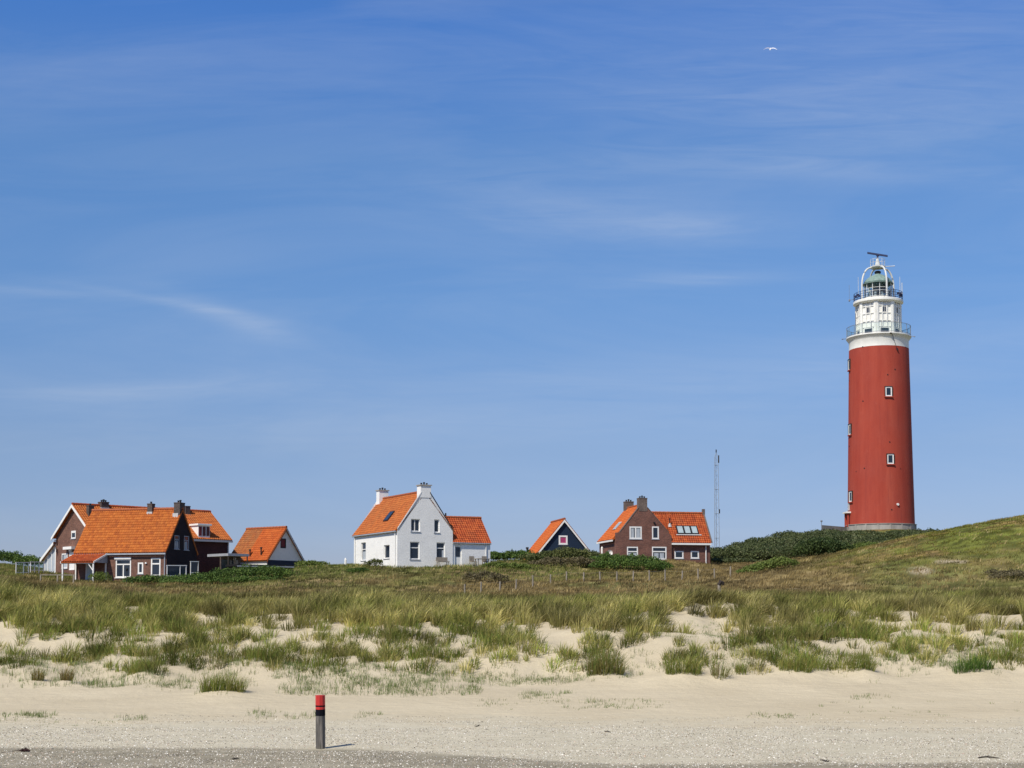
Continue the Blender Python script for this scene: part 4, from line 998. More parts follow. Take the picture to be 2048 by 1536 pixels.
# ---- left: long brick house (rear) -----------------------------------------------
def long_house():
    an = radians(46); rdir = (sin(an), cos(an))            # ridge runs right and away
    gdir = (cos(an), -sin(an)); go = (-rdir[0], -rdir[1])   # gable runs from its far-left to near-right corner
    fo = gdir                                               # front slope faces right and near
    d0 = 126.0; A0 = (xat(150, d0, 1010), d0)
    wA = Wall(A0, gdir, go); zr = wA.sz(150, 1012)[1]
    sl = wA.sz(112, 1085)[0]; hw = -sl
    ze = wA.sz(112, 1073)[1]
    L = solve(A0, rdir, 416.6)
    C0 = add2(A0, gdir, -hw); wg = Wall(C0, gdir, go)
    Fr = add2(A0, gdir, hw)
    R = thing('long_brick_house', v3(A0, gz(*A0)), 'long brown brick house behind the cottage, with white edged gable and white dormer', 'house')
    z0 = gz(*A0)-2.0
    op = [wg.rect(142.6, 1061.5, 151.5, 1077), wg.rect(123.5, 1107, 135, 1137), wg.rect(138.5, 1104, 149.5, 1140)]
    mb = MB(); panel(mb, wg, [(0, ze), (hw, zr), (2*hw, ze)], z0, op, .06)
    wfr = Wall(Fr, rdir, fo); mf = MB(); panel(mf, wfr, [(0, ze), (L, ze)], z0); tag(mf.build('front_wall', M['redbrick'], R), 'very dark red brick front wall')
    wbk = Wall(C0, rdir, (-fo[0], -fo[1])); panel(mb, wbk, [(0, ze), (L, ze)], z0)
    E0 = add2(C0, rdir, L); panel(mb, Wall(E0, gdir, rdir), [(0, ze), (hw, zr), (2*hw, ze)], z0)
    mb.build('wall', M['brick'], R)
    window(R, wg, op[0], .10, .05, mul=(), tr=(.8,)); window(R, wg, op[1], .10, .05, curtain=[(.2, 1, 0, 1)]); window(R, wg, op[2], .06, .05, glass=M['white'], name='door', sill=0)
    an_ = MB(); a = wg.rect(133, 1093.5, 150, 1099); bar(an_, wg, a[0], a[1], a[2], a[3], .002, .35); an_.build('awning_box', M['white'], R)
    lp = MB(); a = wg.rect(141.5, 1099.5, 144.5, 1103); bar(lp, wg, a[0], a[1], a[2], a[3], .01, .18); lp.build('lamp', M['white'], R)
    pr = .28; k = (zr-ze)/hw; lo = .32; dz = .12
    gv = Vector((gdir[0], gdir[1], 0)); rv = Vector((rdir[0], rdir[1], 0))
    P0 = add2(A0, go, pr); Lb = L+pr+.15
    e_f = v3(add2(P0, gdir, hw), ze+dz)+gv*lo-Vector((0, 0, lo*k)); e_b = v3(add2(P0, gdir, -hw), ze+dz)-gv*lo-Vector((0, 0, lo*k)); r0 = v3(P0, zr+dz)
    roof(R, e_f, e_f+rv*Lb, r0, r0+rv*Lb, M['tile']); roof(R, e_b, e_b+rv*Lb, r0, r0+rv*Lb, M['tile'])
    ridgecap(R, r0+Vector((0, 0, .05)), r0+rv*Lb+Vector((0, 0, .05)), M['tilered'])
    ov = Vector((go[0], go[1], 0))*.05
    for e_ in (e_f, e_b):
        strip(R, [e_+ov*.3-Vector((0, 0, .26)), r0+ov*.3-Vector((0, 0, .26))], ov, Vector((0, 0, .26)), M['white'], 'bargeboard')
    strip(R, [e_f-Vector((0, 0, .22)), e_f+rv*Lb-Vector((0, 0, .22))], gv*.1, Vector((0, 0, .18)), M['grey'], 'gutter')
    pd = v3(add2(add2(Fr, rdir, L-.1), gdir, .08), 0)
    dp = MB(); dp.tube([(pd.x, pd.y, z0), (pd.x, pd.y, ze-.1)], .06, 8); dp.build('downpipe', M['white'], R)
    # chimneys
    def onridge(px, off=0):
        s = solve(add2(A0, gdir, off), rdir, px); return add2(add2(A0, gdir, off), rdir, s)
    p = onridge(178.5, 1.25); dd = p[1]
    chimney(R, p, rdir, gdir, .50, .46, zr-1.9, zat(1013, dd), M['chim'], M['chim'], 1, (zr-1.9, zr-1.25), .02)
    p = onridge(205, .1); chimney(R, p, rdir, gdir, .72, .6, zr-.5, zat(1006, p[1]), M['chim'], M['chim'], 3, (zr-.5, zr-.02), .03)
    p = onridge(371.5, .3); chimney(R, p, rdir, gdir, .50, .5, zr-.9, zat(1014, p[1]), M['chim'], M['chim'], 0, (zr-.9, zr-.25), .02)
    # dormer on the front slope
    dw = wfr; cy = solve(add2(Fr, gdir, .1), rdir, 395); s0 = cy; s1 = solve(add2(Fr, gdir, .1), rdir, 418)
    zd0 = ze+.02; zd1 = ze+1.12; dep = 1.15
    D = MB(); D.box(wfr.at(s0, zd0, .16), rv*(s1-s0), gv*-(dep+.15), Vector((0, 0, zd1-zd0))); dm = D.build('dormer', M['white'], R)
    D = MB(); D.box(wfr.at(s0-.12, zd1, .30), rv*(s1-s0+.24), gv*-(dep+.35), Vector((0, 0, .16))); D.build('dormer_roof', M['white'], dm)
    wd = Wall(add2(Fr, gdir, .16), rdir, gdir)
    n = 3
    for i in range(n):
        a = s0+(s1-s0)*(i+.12)/n; b = s0+(s1-s0)*(i+.88)/n
        g_ = MB(); bar(g_, wd, a, b, zd0+.16, zd1-.10, .004, .02); g_.build('pane', M['redshut'] if i == 0 else M['glass'], dm)
    vt = MB(); p = onridge(425, 1.35); vt.lathe(v3(p, zr-1.35), [(.20, 0), (.20, .28), (.05, .42), (0, .42)], 10); vt.build('roof_vent', M['black'], R)
    # glazed lean-to on the far-left eave
    hwl = -wg.sz(88, 1117)[0]
    zl0 = zat(1085, d0+3); zl1 = zat(1116, d0+4)
    Lp = add2(C0, gdir, -hwl); LL = 5.0
    mb = MB(); wl = Wall(Lp, gdir, go); sl_ = [(0, zl1-.05), (hwl, zl0-.05)]
    ops = [(.12+i*(hwl-.2)/3, .12+(i+.86)*(hwl-.2)/3, z0, zl1-.1+(zl0-zl1)*(.12+i*(hwl-.2)/3)/hwl-.05) for i in range(3)]
    panel(mb, wl, sl_, z0, ops, .06); panel(mb, Wall(Lp, rdir, (-gdir[0], -gdir[1])), [(0, zl1), (LL, zl1)], z0)
    lt = mb.build('lean_to', M['white'], R)
    for o_ in ops:
        g_ = MB(); g_.face([wl.at(o_[0], o_[2], -.05), wl.at(o_[1], o_[2], -.05), wl.at(o_[1], o_[3], -.05), wl.at(o_[0], o_[3], -.05)]); g_.build('pane', M['curtain'], lt)
    pl = v3(add2(Lp, go, .22), zl1)-gv*.25-Vector((0, 0, .25*(zl0-zl1)/hwl)); pu = v3(add2(C0, go, .22), zl0)
    roof(R, pl, pl+rv*LL, pu, pu+rv*LL, M['tileold'], 'lean_to_roof')
    strip(R, [pl+ov*.3-Vector((0, 0, .24)), pu+ov*.3-Vector((0, 0, .24))], ov, Vector((0, 0, .26)), M['white'], 'bargeboard')
    # dried climber on the corner of the gable
    cl = MB(); b0 = wg.at(.25, zat(1114, d0+3), .06)
    rr = random.Random(5)
    for i in range(26):
        q_ = b0+Vector((rr.uniform(-.1, .35), rr.uniform(-.05, .05), rr.uniform(0, 1.35))); cl.tube([q_, q_+Vector((rr.uniform(-.15, .15), -.05, rr.uniform(.15, .4)))], [.05, .02], 5)
    cl.build('dry_climber', M['weed'], R)
long_house()

# ---- left: brick cottage (front) ---------------------------------------------------
def cottage():
    an = radians(16); f = (-cos(an), sin(an)); g = (sin(an), cos(an))        # f: left along the front, g: along the right gable (away)
    fo = (-sin(an), -cos(an)); go = (cos(an), -sin(an))
    d0 = 118.0; C0 = (xat(332.5, d0), d0)
    L = solve(C0, f, 150); W = solve(C0, g, 393)
    fr = (-f[0], -f[1]); A0 = add2(C0, f, L); wf = Wall(A0, fr, fo); wg = Wall(C0, g, go)
    R = thing('brick_cottage', v3(A0, gz(*A0)), 'low dark brick cottage with a big orange roof, dark right gable and tiled porch', 'house')
    z0 = gz(*C0)-1.2; ze = wf.sz(332, 1100)[1]; mid = W/2
    zr = zat(1020, d0+mid)
    pr = [(0, ze), (mid, zr), (W, ze)]
    fo_ = [wf.rect(231.5, 1118.5, 262, 1155), wf.rect(275.7, 1125, 286.5, 1147.5), wf.rect(302, 1116, 321, 1152), wf.rect(171.5, 1125, 188, 1165)]
    go_ = [wg.rect(348.8, 1071, 358.5, 1098), wg.rect(368, 1072, 377.5, 1100)]
    MBg = MB(); mb = MB(); panel(mb, wf, [(0, ze), (L, ze)], z0, fo_, .07); panel(MBg, wg, pr, z0, go_, .07)
    Bk = add2(C0, g, W); panel(mb, Wall(Bk, f, g), [(0, ze), (L, ze)], z0); panel(mb, Wall(A0, g, f), pr, z0)
    mb.build('wall', M['brick'], R)
    tag(MBg.build('gable_wall', M['inky'], R), 'near-black gable wall')
    window(R, wf, fo_[0], .10, .05, mul=(.5,), tr=(.72,), sill=.09); window(R, wf, fo_[1], .12, .05); window(R, wf, fo_[2], .11, .05, tr=(.68,))
    o = window(R, wf, fo_[3], .07, .05, name='door', glass=M['skyglass'], sill=0)
    lb = MB(); a, b, q0, q1 = fo_[0]; bar(lb, wf, a-.1, b+.02, q1, q1+.17, .003, .09); lb.build('lintel_box', M['white'], R)
    for o_ in go_: window(R, wg, o_, .06, .05, mul=(.5,), tr=(.68,), frame=M['grey'], curtain=[(.2, .8, 0, .6)])
    ov = .2; k = (zr-ze)/mid; dz = .08; fv = Vector((fr[0], fr[1], 0)); gv = Vector((g[0], g[1], 0))
    vo = .06
    e0 = v3(add2(A0, f, vo), ze+dz)-gv*ov-Vector((0, 0, ov*k)); e1 = v3(add2(C0, fr, vo), ze+dz)-gv*ov-Vector((0, 0, ov*k))
    r0 = v3(add2(add2(A0, f, vo), g, mid), zr+dz); r1 = v3(add2(add2(C0, fr, vo), g, mid), zr+dz)
    b0 = v3(add2(add2(A0, f, vo), g, W), ze+dz)+gv*ov-Vector((0, 0, ov*k)); b1 = v3(add2(add2(C0, fr, vo), g, W), ze+dz)+gv*ov-Vector((0, 0, ov*k))
    roof(R, e0, e1, r0, r1, M['tilewarm']); roof(R, b0, b1, r0, r1, M['tilewarm'])
    ridgecap(R, r0+Vector((0, 0, .04)), r1+Vector((0, 0, .04)))
    strip(R, [e0-Vector((0, 0, .17)), e1-Vector((0, 0, .17))], gv*-.1, Vector((0, 0, .12)), M['grey'], 'gutter')
    dp = MB(); p = add2(add2(C0, f, .12), fo, .06); dp.tube([v3(p, z0), v3(p, ze-.1)], .05, 8); dp.build('downpipe', M['grey'], R)
    sc = solve(add2(C0, g, mid-.05), f, 300.5); pc = add2(add2(C0, g, mid-.05), f, sc)
    chimney(R, pc, fr, g, .44, .5, zr-.55, zat(1009.5, pc[1]), M['chim'], M['chim'], 1, (zr-.55, zr-.12), .02)
    pc = add2(add2(C0, f, .28), g, mid); chimney(R, pc, g, fr, .85, .55, zr-.95, zat(1007.5, pc[1]), M['chim'], M['chim'], 2, None, .02)
    ap = MB(); ap.box(v3(add2(add2(C0, f, .60), g, mid-.55), zr-.85), fv*.5, gv*.12, Vector((0, 0, .55))); ap.build('flashing', M['lead'], R)
    lp = MB(); a = wf.rect(291, 1124.5, 294, 1127.5); bar(lp, wf, a[0], a[1], a[2], a[3], .002, .1); lp.build('lamp', M['white'], R)
    # porch
    s0 = wf.sz(153, 1140)[0]; s1 = wf.sz(213.5, 1140)[0]; dep = 2.0
    zt = wf.sz(185, 1107)[1]; zp = zat(1123, d0-1)
    P = lambda s, o, z: wf.at(s, z, o)
    pr_ = roof(R, P(s0-.1, dep+.15, zp), P(s1+.1, dep+.15, zp), P(s0-.1, .02, zt), P(s1+.1, .02, zt), M['tilered'], 'porch_roof')
    vb = MB()
    for s in (s0-.14, s1+.1): vb.box(P(s, dep+.16, zp-.12), fv*.05, P(s, .02, zt)-P(s, dep+.16, zp), Vector((0, 0, .16)))
    vb.build('porch_bargeboard', M['white'], R)
    ch = MB(); ch.face([P(s1+.05, dep, zp-.05), P(s1+.05, .02, zp-.05), P(s1+.05, .02, zt-.06)]); ch.face([P(s1+.08, .02, zp-.05), P(s1+.08, dep, zp-.05), P(s1+.08, .02, zt-.06)]); ch.build('porch_cheek', M['grey'], R)
    for s, o_ in ((s0, dep), (s1, dep), (s0+.02, .12), (s1-.02, .12)):
        pb = MB(); pb.box(P(s-.05, o_-.05, z0), fv*.1, wf.o*.1, Vector((0, 0, zp-.05-z0+(.0 if o_ > 1 else (zt-zp)*.9)))); pb.build('porch_post', M['white'], R)
    bt = MB(); bt.tube([P(s1-.02, dep-.02, zp-.75), P(s1-.55, dep-.02, zp-.08)], .04, 6); bt.build('porch_brace', M['white'], R)
    bm_ = MB(); bm_.box(P(s0-.05, dep-.04, zp-.14), fv*(s1-s0+.1), wf.o*.07, Vector((0, 0, .10))); bm_.build('porch_beam', M['white'], R)
cottage()
# ---- things round the left houses ------------------------------------------------------
def screen(name, p0, p1, d0, d1, top, bot, nm, label, posts, rail=None, glass='glass'):
    a = Vector((xat(p0, d0), d0, zat(bot, d0))); b = Vector((xat(p1, d1), d1, zat(bot, d1))); h = zat(top, (d0+d1)/2)-a.z
    R = thing(name, a, label, 'windbreak'); u = (b-a); n_ = Vector((u.y, -u.x, 0)).normalized(); t = .055
    fr = MB(); L = u.length; uu = u/L
    for s in posts: fr.box(a+uu*(L*s-t/2)-Vector((0, 0, .6)), uu*t, n_*t, Vector((0, 0, h+.6)))
    fr.box(a+Vector((0, 0, h))-uu*t, uu*(L+2*t), n_*(t+.01), Vector((0, 0, .06))); fr.box(a-uu*.0, uu*L, n_*t*.8, Vector((0, 0, .06)))
    fr.build('frame', M['white'], R)
    g = MB(); g.box(a+n_*.01+Vector((0, 0, .05)), u, n_*.008, Vector((0, 0, h-.05))); g.build('pane', M[glass], R)
screen('glass_windbreak', 334, 372, 116, 117, 1132, 1152.5, '', 'low white framed glass windbreak in front of the dark cottage gable', (0, .68, 1))
screen('glass_windbreak', 381, 396, 119.5, 120, 1124, 1146, '', 'tall white framed windbreak at the rear corner of the dark gable', (0, 1))
screen('glass_windbreak', 61, 87, 125, 126, 1125, 1141, '', 'white framed windbreak touching the glazed lean-to', (0, .3, .65, 1), None, 'clearglass')
screen('glass_windbreak', 32, 57, 122, 123, 1126, 1146, '', 'white framed windbreak farthest left among the dune grass', (0, .6, 1), None, 'clearglass')
def rail():
    d_ = 114; a = Vector((xat(80, d_), d_, gz(xat(80, d_), d_))); b = Vector((xat(150, d_+.5), d_+.5, 0)); zt = zat(1150.5, d_)
    R = thing('wooden_rail', a, 'low weathered wooden rail in the grass left of the porch', 'rail')
    m = MB(); m.box((a.x, a.y, zt), (b.x-a.x, b.y-a.y, 0), (0, .1, 0), (0, 0, .07)); m.build('top_rail', M['wood'], R)
    for t in (.02, .5, .96):
        p = a.lerp(b, t); m = MB(); m.abox(p.x, p.y+.05, gz(p.x, p.y)-.3, .1, .1, zt-gz(p.x, p.y)+.298); m.build('post', M['wood'], R)
rail()
def lamp_post():
    d_ = 112.5; x_ = xat(254, d_); z_ = gz(x_, d_); zt = zat(1137, d_)
    R = thing('garden_lamp', (x_, d_, z_), 'thin dark garden lamp post in front of the wide cottage window', 'lamp post')
    m = MB(); m.tube([(x_, d_, z_-.3), (x_, d_, zt-.2)], .035, 8); m.build('pole', M['black'], R)
    m = MB(); m.lathe((x_, d_, zt-.2), [(.05, 0), (.1, .1), (.1, .2), (.03, .26), (0, .26)], 10); m.build('lamp_head', M['black'], R)
lamp_post()
# ---- white barn and carport ---------------------------------------------------------------
def white_barn():
    an = radians(35.4); g = (cos(radians(54.6)), sin(radians(54.6))); f = (-sin(radians(54.6)), cos(radians(54.6))); go = (g[1], -g[0]); fo = (-g[0], -g[1])
    d0 = 134.0; C0 = (xat(534, d0), d0); wg = Wall(C0, g, go)
    W = wg.sz(604, 1119)[0]; mid = W/2; ze = wg.sz(534, 1117)[1]; zr = zat(1057.5, d0+mid*g[1])
    L = solve(add2(C0, g, mid), f, 492.5)
    R = thing('white_barn', v3(C0, gz(*C0)), 'small white gabled barn with patchy orange roof beside the long brick house', 'barn')
    z0 = gz(*C0)-1.5
    op = [wg.rect(561, 1077, 572, 1096.5)]
    mb = MB(); pr = [(0, ze), (mid, zr), (W, ze)]
    panel(mb, wg, pr, ze-.12, op, .07); panel(mb, Wall(C0, f, fo), [(0, ze), (L, ze)], z0)
    mb2 = MB(); panel(mb2, Wall(add2(C0, go, .03), g, go), [(0, ze-.12), (W, ze-.12)], z0); mb2.build('plinth', M['navy'], R)
    S0 = add2(C0, g, W); panel(mb, Wall(S0, f, g), [(0, ze), (L, ze)], z0); panel(mb, Wall(add2(C0, f, L), g, f), pr, z0)
    mb.build('wall', M['white'], R)
    window(R, wg, op[0], .1, .05, frame=M['black'], glass=M['redshut'], sill=0)
    k = (zr-ze)/mid; lo = .22; p_ = .20; dz = .1
    gv = Vector((g[0], g[1], 0)); fv = Vector((f[0], f[1], 0)); gov = Vector((go[0], go[1], 0))
    e0 = v3(C0, ze+dz)-gv*lo-Vector((0, 0, lo*k))+gov*p_; r0 = v3(add2(C0, g, mid), zr+dz)+gov*p_; s0 = v3(S0, ze+dz)+gv*lo-Vector((0, 0, lo*k))+gov*p_
    Lb = L+p_; half = .56
    roof(R, e0, e0+fv*Lb*half, r0, r0+fv*Lb*half, M['tilenew']); 
    o2 = roof(R, e0+fv*Lb*half, e0+fv*Lb, r0+fv*Lb*half, r0+fv*Lb, M['tileold']); o2['label'] = 'older browner half of the barn roof'
    roof(R, s0, s0+fv*Lb, r0, r0+fv*Lb, M['tileold'])
    ridgecap(R, r0+Vector((0, 0, .05)), r0+fv*Lb+Vector((0, 0, .05)))
    strip(R, [e0+gov*.02-Vector((0, 0, .2)), r0+gov*.02-Vector((0, 0, .2))], gov*.04, Vector((0, 0, .2)), M['ridge'], 'bargeboard')
    strip(R, [s0+gov*.02-Vector((0, 0, .24)), r0+gov*.02-Vector((0, 0, .24))], gov*.04, Vector((0, 0, .22)), M['lead'], 'bargeboard')
    for u, v, h in ((.22, .16, .62), (.48, .13, .55)):
        q_ = (e0+fv*Lb*u)*(1-v)+(r0+fv*Lb*u)*v; m = MB(); m.tube([q_, q_+Vector((0, 0, h)), q_+Vector((0, 0, h+.02)), q_+Vector((0, 0, h+.14))], [.07, .07, .12, .10], 8); m.build('flue', M['dark'], R)
    # carport
    a = Vector((xat(457, 126), 126, 0)); b = Vector((xat(497, 127.5), 127.5, 0)); zt = zat(1107, 126)
    Cp = thing('carport', (a.x, a.y, gz(a.x, a.y)), 'flat roofed grey carport between the long house and the white barn', 'carport')
    u = b-a; n_ = Vector((-u.y, u.x, 0)).normalized()
    m = MB(); m.box(a+Vector((0, 0, zt-.2))-u*.02, u*1.04, n_*3.2, Vector((0, 0, .22))); m.build('roof', M['grey'], Cp)
    m = MB(); m.box(a+Vector((0, 0, gz(a.x, a.y)-1))+n_*1.2, u, n_*.1, Vector((0, 0, zt-.21-gz(a.x, a.y)+1))); m.build('back_wall', M['darkbrick'], Cp)
    for t in (0, .33, .95):
        q_ = a+u*t+n_*.05; m = MB(); m.abox(q_.x, q_.y, gz(q_.x, q_.y)-1, .1, .1, zt-.2-gz(q_.x, q_.y)+1); m.build('post', M['dark'], Cp)
    m = MB(); q_ = a+u*.05+n_*1.19; m.box(q_+Vector((0, 0, zt-1.3)), u*.3, n_*-.03, Vector((0, 0, .8))); m.build('window', M['glass'], Cp)
    m = MB(); q_ = a+u*.42+n_*1.19; m.box(q_+Vector((0, 0, zt-1.3)), u*.45, n_*-.03, Vector((0, 0, .8))); m.build('window', M['glass'], Cp)
    m = MB(); q_ = a+u*.6+n_*.9; m.lathe(q_+Vector((0, 0, zt-.55)), [(0, 0), (.1, .05), (.13, .14), (.1, .23), (0, .28)], 10); m.build('globe_lamp', M['white'], Cp)
    # low flat shed in front
    a = Vector((xat(474, 121), 121, 0)); b = Vector((xat(588, 124), 124, 0)); zt = zat(1129, 122); u = b-a; n_ = Vector((-u.y, u.x, 0)).normalized()
    Sh = thing('low_shed', (a.x, a.y, gz(a.x, a.y)), 'low shed with flat dark grey roof behind the hedge, below the white barn', 'shed')
    m = MB(); m.box(a+Vector((0, 0, zt-.16)), u, n_*2.4, Vector((0, 0, .16))); m.build('roof', M['black'], Sh)
    m = MB(); zg = min(gz(a.x, a.y), gz(b.x, b.y))-1; m.box(a+u*.02+n_*.1+Vector((0, 0, zg)), u*.96, n_*2.2, Vector((0, 0, zt-.163-zg))); m.build('wall', M['dark'], Sh)
    m = MB(); m.box(a-n_*.02+Vector((0, 0, zt-.2)), u, n_*-.03, Vector((0, 0, .09))); m.build('fascia', M['grey'], Sh)
white_barn()

# ---- lighthouse ------------------------------------------------------------------------------
def lighthouse():
    d0 = 190.0; cx = xat(1761.5, d0, 1000); az = atan2(cx, d0); right = Vector((cos(az), -sin(az), 0)); tow = Vector((-sin(az), -cos(az), 0))
    c = Vector((cx, d0, 0)); S = d0/F
    Z = lambda py, r=0: zat(py, d0-r)
    zb = Z(1060); R = thing('lighthouse', (cx, d0, zb), 'tall red round lighthouse with white lantern house and green copper dome on a scrubby hill', 'lighthouse')
    def at(r, ph, z): return Vector((c.x, c.y, z))+right*(r*sin(ph))+tow*(r*cos(ph))
    rb = 65.8*S; rt = 58.8*S; z1 = Z(1062); z2 = Z(701); z3 = Z(680)
    rad = lambda z: rb+(rt-rb)*(z-z1)/(z2-z1)
    prof = [(rad(z1+(z2-z1)*i/24), z1+(z2-z1)*i/24) for i in range(25)]
    m = MB(); m.lathe(c, prof, 96); m.build('tower', M['red'], R, smooth=True)
    m = MB(); m.lathe(c, [(rt+.004, z2), (rt-.01, z3-.35), (rt+.05, z3-.25), (rt+.30, z3+.12), (rt+.34, z3+.14), (rt+.34, z3+.30), (rt-1.3, z3+.34), (0, z3+.36)], 96); m.build('gallery_cornice', M['offwhite'], R, smooth=True)
    zd = z3+.33; rg = rt+.26
    # lower gallery railing with glass panels
    n = 20; ps = MB(); 
    for i in range(n): 
        p = at(rg, 2*pi*i/n+.1, zd-.02); ps.tube([p, p+Vector((0, 0, 1.32))], .035, 6)
    for hz in (1.28, .1):
        pts = [at(rg, 2*pi*i/48, zd+hz) for i in range(49)]; ps.tube(pts, .03, 6, False)
    gr = ps.build('gallery_railing', M['steel'], R)
    g_ = MB(); pts = [at(rg-.01, 2*pi*i/n+.1, zd) for i in range(n+1)]
    for a, b in zip(pts[:-1], pts[1:]): g_.face([a+Vector((0, 0, .12)), b+Vector((0, 0, .12)), b+Vector((0, 0, 1.25)), a+Vector((0, 0, 1.25))])
    g_.build('glass_panel', M['clearglass'], gr)
    for k_, ph in enumerate((-1.2, 1.15)):
        p = at(rg+.05, ph, zd-.25); q_ = at(rg+.75, ph, zd-.32-.12*k_); m = MB(); m.tube([p, q_], .035, 6); m.tube([q_, q_+(q_-p)*.25], .07, 6); m.build('outrigger', M['steel'], R)
    p = at(rt+.30, .42, zd-.28); q_ = at(rt+.06, .62, z2-.35); m = MB(); m.tube([p, q_], .03, 6); m.tube([at(rt+.30, .36, zd-.2), at(rt+.42, .40, zd-.25)], .10, 6); m.tube([q_, q_+Vector((0.1, 0, -.3))], .11, 6); m.build('cable_bracket', M['black'], R)
    # watch room: octagon with corner pilasters, ribs and battens
    rw = 45.3*S; zw1 = Z(610); va = [radians(-5.5+45*i) for i in range(8)]
    core = MB()
    rin = rw-.12
    for i in range(8):
        a, b = va[i], va[(i+1) % 8]
        core.face([at(rin, a, zd-.02), at(rin, b, zd-.02), at(rin, b, zw1), at(rin, a, zw1)])
    pil = rib = bat = core
    for i in range(8):
        a, b = va[i], va[(i+1) % 8]; A = at(rin, a, zd); B = at(rin, b, zd); u = (B-A); L = u.length; u.normalize()
        mm = (A+B)/2-Vector((c.x, c.y, zd)); out = mm.normalized()
        H = zw1-zd
        pil.box(A-u*.02+out*-.05, u*.30, out*.20, Vector((0, 0, H))); pil.box(B+u*.02-out*.05, u*-.30, out*.195, Vector((0, 0, H)))
        for t in (.36, .64): rib.box(A+u*(L*t-.06)+Vector((0, 0, .95)), u*.12, out*.13, Vector((0, 0, H-.95)))
        for t in (.95, 1.75, 2.75, 3.7):
            if t < H-.1: bat.box(A+u*.28+Vector((0, 0, t)), u*(L-.56), out*.10, Vector((0, 0, .10)))
        w = Wall((A.x, A.y), (u.x, u.y), (out.x, out.y))
        if i in (7, 0, 1, 6):
            window(R, w, (L/2-.25, L/2+.25, zd+2.86, zd+3.6), .05, mul=(.5,), tr=(), sill=0, proud=.02, frame=M['lead'])
            window(R, w, (L*.2, L*.8, zd+.08, zd+.9), .10, sill=0, proud=.02)
    core.build('watch_room', M['offwhite'], R)
    # lantern deck
    ru = 49.3*S; m = MB(); m.lathe(c, [(rw-.1, zw1-.12), (ru-.12, zw1+.02), (ru, zw1+.10), (ru, zw1+.36), (ru-.06, zw1+.42), (0, zw1+.44)], 72); m.build('lantern_deck', M['offwhite'], R, smooth=True)
    zl = zw1+.43; rr = MB(); rg2 = ru-.10
    for i in range(24):
        p = at(rg2, 2*pi*i/24, zl); rr.tube([p, p+Vector((0, 0, 1.05))], .028, 6)
    for hz in (1.03, .72, .40, .14): rr.tube([at(rg2, 2*pi*i/48, zl+hz) for i in range(49)], .026, 6, False)
    rr.build('lantern_railing', M['railnavy'], R)
    for ph in (-1.25, -1.05, -.95, 1.0, 1.2, 1.4, 1.3):
        p = at(rg2-.12, ph, zl+.25+.4*abs(sin(ph*7))); m = MB(); m.box(p-right*.16-tow*.1, right*.34, tow*.2, Vector((0, 0, .28))); m.build('floodlight', M['railnavy'], R)
    # lantern room
    rl = 27.2*S; zs = zl+.45; zg = Z(569.5)
    m = MB(); m.lathe(c, [(rl+.12, zl-.02), (rl+.12, zs-.06), (rl+.02, zs), (rl-.3, zs)], 48); m.build('lantern_plinth', M['offwhite'], R, smooth=True)
    fr = MB()
    for i in range(12):
        a = 2*pi*i/12+.13; p = at(rl, a, zs-.02); fr.tube([p, at(rl, a, zg)], .05, 6)
    for hz in (.0, .40, .62): fr.tube([at(rl, 2*pi*i/36, zs+(zg-zs)*hz+.03) for i in range(37)], .035, 6, False)
    lf = fr.build('lantern_frame', M['whiterail'], R)
    g_ = MB(); g_.lathe(c, [(rl-.05, zs), (rl-.05, zg)], 24); g_.build('lantern_glass', M['clearglass'], lf)
    m = MB(); m.lathe(c, [(.0, zs), (.55, zs), (.62, zs+.5), (.78, zs+1.0), (.70, zs+1.5), (.4, zg-.05), (0, zg-.05)], 16); m.build('lens', M['black'], R)
    m = MB(); m.box(at(.85, .9, zs+.5), right*.35, tow*.3, Vector((0, 0, 1.2))); m.build('lamp_housing', M['black'], R)
    mm_ = MB()
    for i_ in range(9):
        a_ = 2*pi*i_/9+.3; mm_.box(at(rl-.5, a_, zs+.05), right*.3, tow*.25, Vector((0, 0, .5+.5*((i_*7) % 5)/4)))
    mm_.build('lantern_equipment', M['grey'], R)
    zt = Z(546.5)
    dm = [(rl+.20, zg-.02), (rl+.22, zg+.08), (rl+.02, zg+.14)]+[((rl+.05)*(1-t**1.9)+.02, zg+.14+(zt-zg-.14)*t) for t in np.linspace(.03, .93, 12)]+[(0, zt)]
    m = MB(); m.lathe(c, dm, 48); m.build('dome', M['copper'], R, smooth=True)
    m = MB(); m.lathe(c, [(.30, zt-.1), (.42, zt+.02), (.42, zt+.2), (.25, zt+.3), (0, zt+.3)], 20); m.build('dome_vent', M['black'], R)
    # arch ribs carrying the radar platform
    zp = Z(536)
    zk = Z(574)
    for i in range(4):
        a = radians(29+90*i); pts = [at(35.5*S, a, zl+(zk-zl)*t) for t in (0, .35, .7)]
        for t in np.linspace(0, 1, 14):
            q_ = t*pi/2; pts.append(at(11*S+24.5*S*cos(q_)**.8, a, zk+(zp-.02-zk)*sin(q_)))
        m = MB(); m.tube(pts, .12, 8); m.build('arch_rib', M['whiterail'], R, smooth=True)
    m = MB(); m.lathe(c, [(0, zp-.05), (.95, zp-.03), (1.02, zp+.06), (1.02, zp+.16), (0, zp+.18)], 24); m.build('radar_platform', M['whiterail'], R)
    rr = MB()
    for i in range(10): p = at(.96, 2*pi*i/10, zp+.15); rr.tube([p, p+Vector((0, 0, .95))], .028, 5)
    for hz in (.95, .5): rr.tube([at(.96, 2*pi*i/24, zp+.15+hz) for i in range(25)], .024, 5, False)
    rr.build('platform_railing', M['whiterail'], R)
    m = MB(); m.lathe(c, [(.35, zp+.15), (.30, zp+.7), (.22, zp+.75), (.2, zp+1.2), (0, zp+1.2)], 14); m.build('radar_pedestal', M['whiterail'], R)
